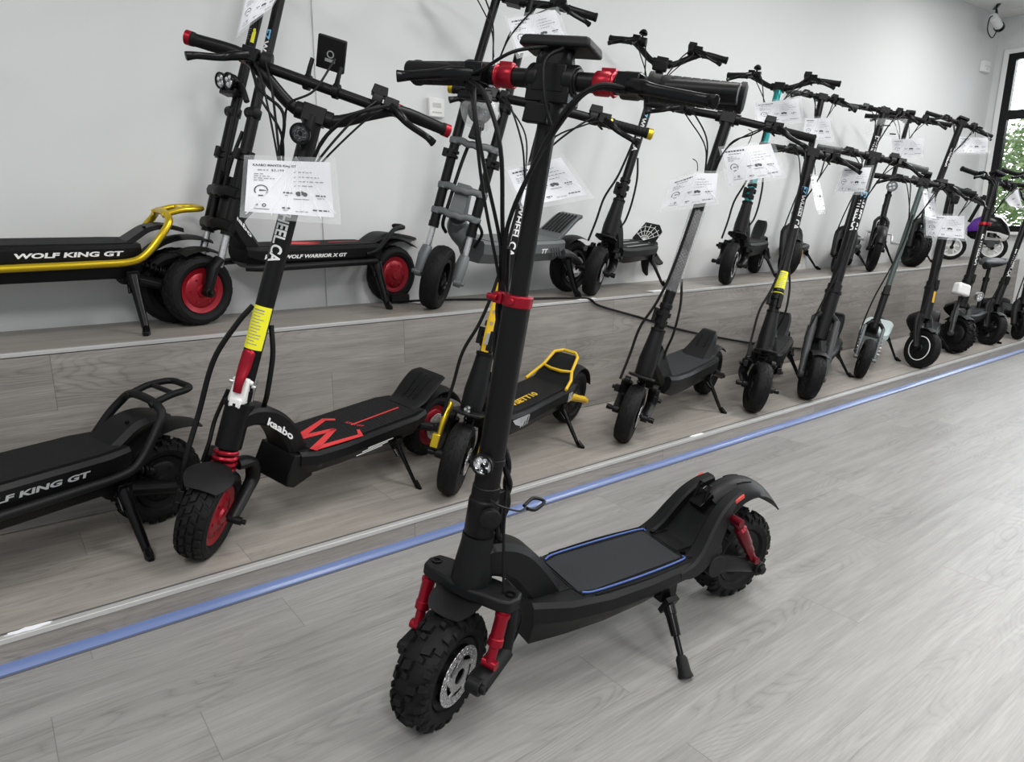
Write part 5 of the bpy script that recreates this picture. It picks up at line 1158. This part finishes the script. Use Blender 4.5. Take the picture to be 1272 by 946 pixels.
        for i in range(7):
            for k in range(n):
                a = 2 * PI * k / n; ph = -1.1 + 2.3 * i / 6; rr = .082 * math.cos(ph * .85) + rnd.uniform(-.006, .006); p = c + (s.R3 @ Vector((math.sin(a) * rr, math.cos(a) * rr * 1.05, -ph * .060)))
                vs.append(p)
        mb.add(vs, [[i * n + k, i * n + (k + 1) % n, (i + 1) * n + (k + 1) % n, (i + 1) * n + k] for i in range(6) for k in range(n)]); mb.build('plastic_wrap', 'wrap', s.root, ang=10)
        mb = MB(); mb.box(s.st(.766, .05, 0), (.03, .05, .09), s.R3, .7); mb.cyl(s.st(.776, .0, 0), s.st(.836, .05, 0), .02, 12); mb.build('lamp_bracket', 'black', s.root, bevel=.004)
        bar = bars(s, top - .01, hw, 'riser', .02, crossbar=False, lever_len=.12, display=('b', (0, 0, .05), (.06, .12, .03), -40))
        cables(s, [([s.st(.72, -.01, -.03), s.st(.60, -.0, -.04), s.st(.45, .01, -.045), s.st(.36, -.0, -.05), s.st(.33, -.05, -.04)], .008), ([s.st(.40, .02, w + .02), s.st(.36, .0, w + .045), s.st(.30, -.04, w + .02)], .007)], 'brake_hose')
    if kind == 'warrior': bars(s, top, hw, 'riser', .05)
    return s
twin('black twin-stem scooter with red wheel hubs and two round lamps on the platform', (.642, 2.776), 193.6, .948, 4.2, 16.8, 6, .029, 1.30, .31, 'red_hub', 'black', 'black', 'black', .058, .132, .078, .765, (.365, .482), 'black', 'warrior')
twin('tall grey scooter with grey cross braces and plastic wrapped lamp on the platform', (1.606, 2.692), 189.6, .975, 7.9, 14.6, 33, .035, 1.318, .356, 'gloss', 'grey_metal', 'black', 'grey_metal', .088, .142, .085, .875, (.406, .514, .704), 'grey_metal', 'grey')

# ---------------------------------------------------------------- smaller scooters toward the window
def slim(label, F, head, wb, lean, rake, steer, off, z0, top, hw, r=.122, stemr=.026, stemmat='black', ez=None, forkkind='strut', deckmat='satin', tire='road', w=.06, neck=.42, gripmat='rubber', ring=None, hub='motor', style='flat', reflect=False, tailkind='arc', disp=None, extra=None, seat=False, fend=True, hubmat='satin', rise=0., zt=.20, zb=.135, mudmat='plastic', bell=False, crown_up=0., hwd=.085, legmat='dark_grey'):
    s = Scooter('electric_scooter', label, 'scooter', F, head, wb, lean, rake, steer, off, z0, GR, r=r)
    wheel(s, True, w, tire, hub, hubmat, rimk=.66, ring=ring); wheel(s, False, w, tire, hub, hubmat, rimk=.66)
    d, m = deck(s, .15, wb - .20, hwd, zb, zt, deckmat, 'mat_rubber' if deckmat == 'satin' else deckmat, hwf=hwd * .7, chamf=.018)
    swing_arms(s, False, .055, (.17, zb + .02), 'satin', rod=(.016, .013))
    sd = s.Rs @ Y; T = 2 * r + .03
    if forkkind == 'strut':
        for sg in (-1, 1):
            mb = MB(); y = sg * (w / 2 + .022); e = s.L((wb, y, r)); lr = .017 if w > .062 else .010; mb.cyl(e, s.st(T + .03 + crown_up, .016, y), lr, 14); mb.cyl(e - sd * .012, e + sd * .012, lr * 1.2, 12); mb.cyl(s.st(T - .10 + crown_up, .02, y), s.st(T - .02 + crown_up, .018, y), lr * 1.35, 14); mb.build('fork_leg', legmat, s.root, bevel=.002)
        mb = MB(); mb.tube([s.st(T + .02 + crown_up, .014, -w / 2 - .026), s.st(T + .055 + crown_up, .006, -.025), s.st(T + .055 + crown_up, .006, .025), s.st(T + .02 + crown_up, .014, w / 2 + .026)], .018 if w > .062 else .011, 10, smooth=4); mb.build('fork_crown', 'satin', s.root, bevel=.003)
    else:
        mb = MB()
        for sg in (-1, 1): e = s.L((wb, sg * (w / 2 + .016), r)); mb.tube([s.st(T + .03, 0, sg * .02), s.st(T, .0, sg * (w / 2 + .016)), e], [.022, .020, .018], 10, smooth=3, flat=(sd, 1.6)); mb.cyl(e, e + sd * sg * .014, .018, 14)
        mb.build('front_fork', 'satin', s.root, bevel=.003)
    if fend: fender_arc(s, True, r + .014, w + .016, 68, 152, mudmat, crown=.3)
    if tailkind == 'arc': fender_arc(s, False, r + .016, w + .03, 20, 165, mudmat, crown=.3)
    if tailkind == 'pad':
        q = MB(); q.sweep([(.20, 0, zt), (.15, 0, zt + .05), (.12, 0, zt + .12), (.12, 0, zt + .15)], lambda t: (lambda a: [(-a, .02), (-a * .8, -.006), (a * .8, -.006), (a, .02)][::-1])(.030 + .028 * math.sin(PI * (.2 + .65 * t))), Y, smooth=4); q.build('kick_plate', 'satin', s.root, bevel=.01)
    head_tube(s, T + .02, neck, stemr * 1.25, stemr * 1.3, 'satin')
    neck_arm(s, [(s.st(T + .06, -.02)), (s.st(T + .02, -.09)), Vector((wb - .19, 0, zt - .03))], .030, .045, .028, .03, 'satin', smooth=4)
    mb = MB(); mb.cyl(s.st(neck), s.st(neck + .05), stemr * 1.25, 18); mb.box(s.st(neck + .03, stemr * 1.2, 0), (.02, .03, .06), s.R3); mb.build('folding_clamp', 'black', s.root, bevel=.002)
    o = stem(s, neck + .04, top - .01, stemr, stemmat)
    if ez: stem_text(s, o, 'EZWHEEL.CA', ez[0], ez[1], stemr * 1.2, stemr, ('blue_print' if ez[2] else 'white_print', 'white_print'), 2)
    if reflect:
        mb = MB(); mb.box(s.st(neck - .05, stemr * 1.28, 0), (.004, .018, .075), s.R3); mb.box(s.L((wb + .012, w / 2 + .036, r + .02)), (.02, .004, .10), s.R3); mb.build('reflector', 'orange', s.root, bevel=.002)
    if seat:
        mb = MB(); mb.cyl((.30, 0, zt - .01), (.24, 0, .50), .019, 16); mb.cyl((.24, 0, .48), (.216, 0, .585), .014, 14); mb.cyl((.243, 0, .47), (.24, 0, .50), .024, 16); ps = mb.build('seat_post', 'black', s.root)
        mb = MB(); rings = []
        for x, hw2, zt2 in ((.37, .022, .625), (.33, .034, .636), (.27, .05, .636), (.20, .085, .638), (.13, .105, .648), (.09, .09, .646)):
            rings.append([Vector((x, hw2 * math.cos(a), zt2 - .028 + .030 * math.sin(a))) for a in [2 * PI * k / 14 for k in range(14)]])
        mb.loft(rings); sm = mb.build('saddle', 'satin', ps, bevel=.008, ang=60)
        mb = MB(); mb.box((.09, 0, .632), (.02, .16, .035)); mb.build('saddle_badge', 'grey_metal', sm, bevel=.008)
    kickstand(s, .30, .075, zb, .31, .17, 'gloss', .008)
    bars(s, top, hw, style, rise, gripmat=gripmat, display=disp, lever_len=.09, bell=bell)
    cables(s, [([s.st(top - .2, .03, 0), s.st(.8, stemr + .006, 0), s.st(.62, stemr + .03, -.03), s.st(.45, .05, -.06), s.st(T, .03, -w / 2 - .04), s.L((wb, -w / 2 - .035, r + .02))], .0045)], 'brake_hose')
    if extra: extra(s, d)
    return s
box = ('b', (0, .01, .04), (.05, .06, .025), -40)
slim('black scooter with motorcycle style fork, on the step next to the yellow labelled one', (3.494, 1.947), 202.2, 1.0, 8.2, 15.5, 19, .074, SZ, 1.29, .289, r=.13, stemr=.030, ez=(1.10, .215, 1), w=.075, tailkind='pad', neck=.56, crown_up=.10, extra=lambda s, d: MB().lathe([(.036, 0), (.0375, .004), (.0375, .125), (.036, .129)], s.st(.435), s.Rs @ s.ax, 24).build('grey_sleeve', 'dark_grey', s.root), gripmat='dark_grey', zt=.22, zb=.15)
def springs(s, d):
    mb = MB()
    for sg in (-1, 1): spring(mb, s.L((s.wb - .01, sg * .062, .14)), s.st(.25, .02, sg * .058), .011, .0028, 6)
    mb.build('fork_spring', 'silver', s.root)
slim('scooter with slim grey-green stem and pale green deck on the step', (4.239, 2.012), 201.3, 1.0, 9.7, 16.4, 8, .064, SZ, 1.183, .291, stemr=.0165, stemmat='green_grey', deckmat='pale_green', forkkind='strut', neck=.50, zt=.26, zb=.18, hwd=.09, fend=False, legmat='grey_metal', extra=springs, disp=box)
slim('slim black scooter with amber reflectors and a round white rim line', (4.831, 1.931), 198.1, 1.0, 2.6, 16.6, 50, .034, SZ, 1.137, .31, stemr=.028, forkkind='leg', reflect=True, ring='white_print', neck=.50, gripmat='dark_grey', r=.128, disp=('b', (0, .02, -.06), (.06, .06, .05), -80))
def white_box(s, d):
    MB().box(s.st(.43, .035, -.085), (.07, .12, .085), s.R3, .9).build('battery_cover', 'white_paint', s.root, bevel=.014)
    headlight(s, s.st(.42, .05, .085), .032, s.Rs @ Vector((1, .1, 0)), 'silver', 4)
    q = MB(); q.lathe([(.027, -.012), (.034, -.011), (.034, .011), (.027, .012)], s.st(.912), s.Rs @ s.ax, 20); q.box(s.st(.912, .036, 0), (.02, .03, .022), s.R3); q.build('height_clamp', 'red', s.root, bevel=.002)
slim('black scooter with knobbly tyres, red stem clamp, white cover and bicycle saddle', (5.589, 2.010), 188.2, 1.0, 2.2, 16.9, 62, .027, SZ, 1.219, .307, r=.135, tire='knob', w=.085, stemr=.027, ez=(.84, .23, 0), forkkind='strut', seat=True, extra=white_box, disp=('b', (0, 0, .05), (.06, .10, .022), -10), zt=.26, zb=.19, neck=.50)
slim('black scooter near the right picture edge with white letters on its slim stem', (6.189, 2.006), 200.2, 1.0, 9.9, 16.0, 34, .053, SZ, 1.25, .31, r=.125, w=.065, stemr=.022, ez=(.73, .22, 0), forkkind='leg', neck=.46, hub='spoke')
slim('last black scooter on the step, only its front wheel inside the picture', (6.66, 1.93), 205, 1.0, 6, 16, 10, .06, SZ, 1.2, .29, r=.11, w=.055, stemr=.022, forkkind='leg', neck=.42)
slim('black scooter on the platform hidden behind the yellow labelled stem', (4.556, 2.779), 205.2, 1.0, 5.1, 16.1, 28, .060, PZ, 1.232, .278, r=.128, w=.07, stemr=.022, forkkind='leg', gripmat='dark_grey', reflect=True)
slim('black scooter on the platform with grey band on its thick lower stem', (5.002, 2.634), 202.9, 1.0, 8.7, 17.1, 16, .058, PZ, 1.168, .287, r=.125, w=.07, stemr=.027, forkkind='leg', neck=.55, ez=(.98, .2, 0), extra=lambda s, d: wrap_label(s, s.root, .60, .66, .0275, 'grey_print', name='grey_band'))
slim('tall black scooter with thick tyre nearest the window on the platform', (6.244, 2.672), 201.7, 1.0, 12.0, 16.4, 29, .052, PZ, 1.187, .298, r=.15, w=.09, stemr=.026, forkkind='leg', ez=(.98, .16, 0), neck=.50, tire='block', disp=('b', (0, 0, .035), (.05, .09, .022), -20))

def mini_bike():
    s = Scooter('electric_bike', 'small black electric bike with round headlight and tall thin tyres on the platform', 'bike', (5.442, 2.595), 204, .80, 6.5, 16.7, 8, .04, PZ, None, r=.165)
    wheel(s, True, .055, 'road', 'spoke', 'gloss', rimk=.74); wheel(s, False, .055, 'road', 'spoke', 'gloss', rimk=.74)
    mb = MB()
    for sg in (-1, 1): e = s.L((s.wb, sg * .045, s.r)); mb.cyl(e, s.st(.37, .0, sg * .045), .013, 12); mb.cyl(e - Y * sg * .01, e + Y * sg * .02, .014, 10)
    mb.tube([s.st(.37, 0, -.045), s.st(.40, 0, -.02), s.st(.40, 0, .02), s.st(.37, 0, .045)], .013, 8, smooth=3); mb.build('front_fork', 'black', s.root)
    fender_arc(s, True, .182, .07, 20, 150, 'black', crown=.3); fender_arc(s, False, .182, .07, 20, 170, 'black', crown=.3)
    head_tube(s, .40, .56, .021, .021, 'black'); stem(s, .55, 1.14, .0165)
    mb = MB(); mb.tube([s.st(.50, -.02), Vector((.50, 0, .38)), Vector((.32, 0, .30)), Vector((.0, 0, .165))], .022, 12, smooth=5); mb.tube([Vector((.0, -.045, .165)), Vector((.25, -.03, .36)), Vector((.25, .03, .36)), Vector((0, .045, .165))], .009, 8); mb.build('frame', 'black', s.root)
    mb = MB(); mb.cyl((.34, -.10, .28), (.34, .10, .28), .010, 10)
    for sg in (-1, 1): mb.tube([(.34, sg * .09, .28), (.40, sg * .10, .22)], .008, 8); mb.box((.41, sg * .14, .215), (.06, .09, .018))
    mb.build('pedal', 'steel', s.root, bevel=.003)
    headlight(s, s.st(.62, .055), .036, s.Rs @ Vector((1, 0, 0)), 'grey_metal', 4); kickstand(s, .20, .05, .2, .2, .16, 'gloss', .008)
    bars(s, 1.14, .30, 'flat', lever_len=.09, display=('b', (0, .02, .03), (.05, .07, .03), -30))
mini_bike()
def moto():
    s = Scooter('electric_bike', 'small electric motorbike with purple, black and white fairing beside the window', 'bike', (7.60, 2.86), 112, .33, 3, 20, 4, .03, PZ, None, r=.125)
    wheel(s, True, .05, 'road', 'split', 'white_paint', rimk=.70); wheel(s, False, .05, 'road', 'split', 'white_paint', rimk=.70)
    swing_arms(s, False, .040, (.12, .20), 'black', rod=(.012, .010)); swing_arms(s, True, .040, (s.wb - .05, .36), 'black', rod=(.012, .010))
    H = ((.235, .02, .275, .025), (.18, .06, .295, .09), (.06, .09, .31, .135), (-.03, .085, .295, .125), (-.09, .055, .265, .085), (-.12, .02, .24, .03))
    ringp = lambda f, w, zc, h, k, a0, a1, n: [Vector((f, w * k * math.cos(a), zc + h * k * math.sin(a))) for a in [a0 + (a1 - a0) * i / n for i in range(n + 1)]]
    mb = MB(); mb.loft([[Vector((f, w * math.cos(a), zc + h * math.sin(a))) for a in [2 * PI * k / 24 for k in range(24)]] for f, w, zc, h in H]); b = mb.build('fairing', 'gloss', s.root, ang=60)
    q = MB(); q.loft([ringp(*e, 1.03, -.15, PI + .15, 12) + ringp(*e, .92, PI + .15, -.15, 12) for e in ((.235, .02, .275, .025), (.18, .06, .295, .09), (.10, .082, .305, .122))]); q.build('purple_panel', 'purple', b)
    q = MB(); q.loft([ringp(*e, 1.03, -1.0, -.18, 8) + ringp(*e, .92, -.18, -1.0, 8) for e in ((.13, .075, .302, .112), (.06, .09, .31, .135), (-.03, .085, .295, .125), (-.09, .055, .265, .085), (-.115, .025, .245, .035))]); wp = q.build('white_panel', 'white_paint', b)
    q = MB(); q.loft([ringp(*e, 1.02, 1.0, PI - 1.0, 8) + ringp(*e, .92, PI - 1.0, 1.0, 8) for e in ((.02, .088, .305, .132), (-.03, .085, .295, .125), (-.09, .055, .265, .085), (-.118, .022, .242, .033))]); q.build('white_edge', 'white_paint', b)
    q = MB(); put_text(q, 'ER', .12, .042, lambda p: Vector((.060 - p[0], .0915 - .30 * max(0, p[0] - .05), .252 + p[1] - .12 * p[0])), .06); q.build('lettering', 'gloss', wp)
    mb = MB(); mb.box((.02, .035, .185), (.14, .04, .05)); mb.cyl((.02, .02, .16), (.02, .07, .16), .035, 16); mb.build('motor', 'dark_grey', s.root, bevel=.008)
    fender_arc(s, True, .138, .06, 30, 130, 'purple', crown=.3); stem(s, .36, .56, .016); bars(s, .57, .15, 'flat', display=None, lever_len=.05, grip_len=.07, drop=.01, cables=False)
    kickstand(s, .10, .04, .16, .10, .12)
moto()

# ---------------------------------------------------------------- light and camera
def area(name, loc, size, power, rot=(0, 0, 0), col=(1, 1, 1), sy=None):
    l = bpy.data.lights.new(name, 'AREA'); l.energy = power; l.size = size; l.color = col
    if sy: l.shape = 'RECTANGLE'; l.size_y = sy
    o = bpy.data.objects.new(name, l); COL.objects.link(o); o.location = loc; o.rotation_euler = rot; return o
for i, (x, y, p) in enumerate(((-.9, .6, 26), (1.6, .7, 38), (4.1, 1.0, 54), (6.5, 1.5, 46), (-.4, -1.6, 80), (2.4, -1.8, 62), (5.2, -1.8, 42))):
    area('ceiling_panel', (x, y, CZ - .02), .6, p, sy=1.2, col=(1., .99, .97))
W = bpy.data.worlds.new('World'); SC.world = W; W.use_nodes = True
bg = W.node_tree.nodes['Background']; bg.inputs[0].default_value = (.90, .95, 1., 1); wn, wl = W.node_tree.nodes, W.node_tree.links       # overcast sky, brightest low over the street side the window looks onto
tc = wn.new('ShaderNodeTexCoord'); dp = wn.new('ShaderNodeVectorMath'); dp.operation = 'DOT_PRODUCT'; dp.inputs[1].default_value = Vector((1, .05, .22)).normalized()
wl.new(tc.outputs['Generated'], dp.inputs[0]); mr = wn.new('ShaderNodeMapRange'); mr.interpolation_type = 'SMOOTHSTEP'
for nm, v in (('From Min', .70), ('From Max', .97), ('To Min', .62), ('To Max', 9.0)): mr.inputs[nm].default_value = v
wl.new(dp.outputs['Value'], mr.inputs['Value']); wl.new(mr.outputs['Result'], bg.inputs[1])
SC.view_settings.view_transform = 'Standard'; SC.view_settings.look = 'None'; SC.view_settings.gamma = 1; SC.view_settings.use_curve_mapping = False
SC.view_settings.exposure = 0.0
f_px, cx, cy = 860., 636., 473.
dx = Vector((1790 - cx, 272 - cy, f_px)).normalized(); dz = Vector((588 - cx, 4112 - cy, f_px)); dz = (dz - dx * dx.dot(dz)).normalized(); up = -dz; dy = up.cross(dx)
# rows: world axes written in camera terms (right, down, forward)
right = Vector((dx.x, dy.x, up.x)); down = Vector((dx.y, dy.y, up.y)); fwd = Vector((dx.z, dy.z, up.z))
cd = bpy.data.cameras.new('Camera'); cam = bpy.data.objects.new('Camera', cd); COL.objects.link(cam)
cd.sensor_width = 36; cd.sensor_fit = 'HORIZONTAL'; cd.lens = f_px / 1272 * 36; cd.clip_start = .02
cam.matrix_world = Matrix.Translation(CAMP) @ Matrix((right, -down, -fwd)).transposed().to_4x4()
SC.camera = cam
SC.cycles.transparent_max_bounces = 40
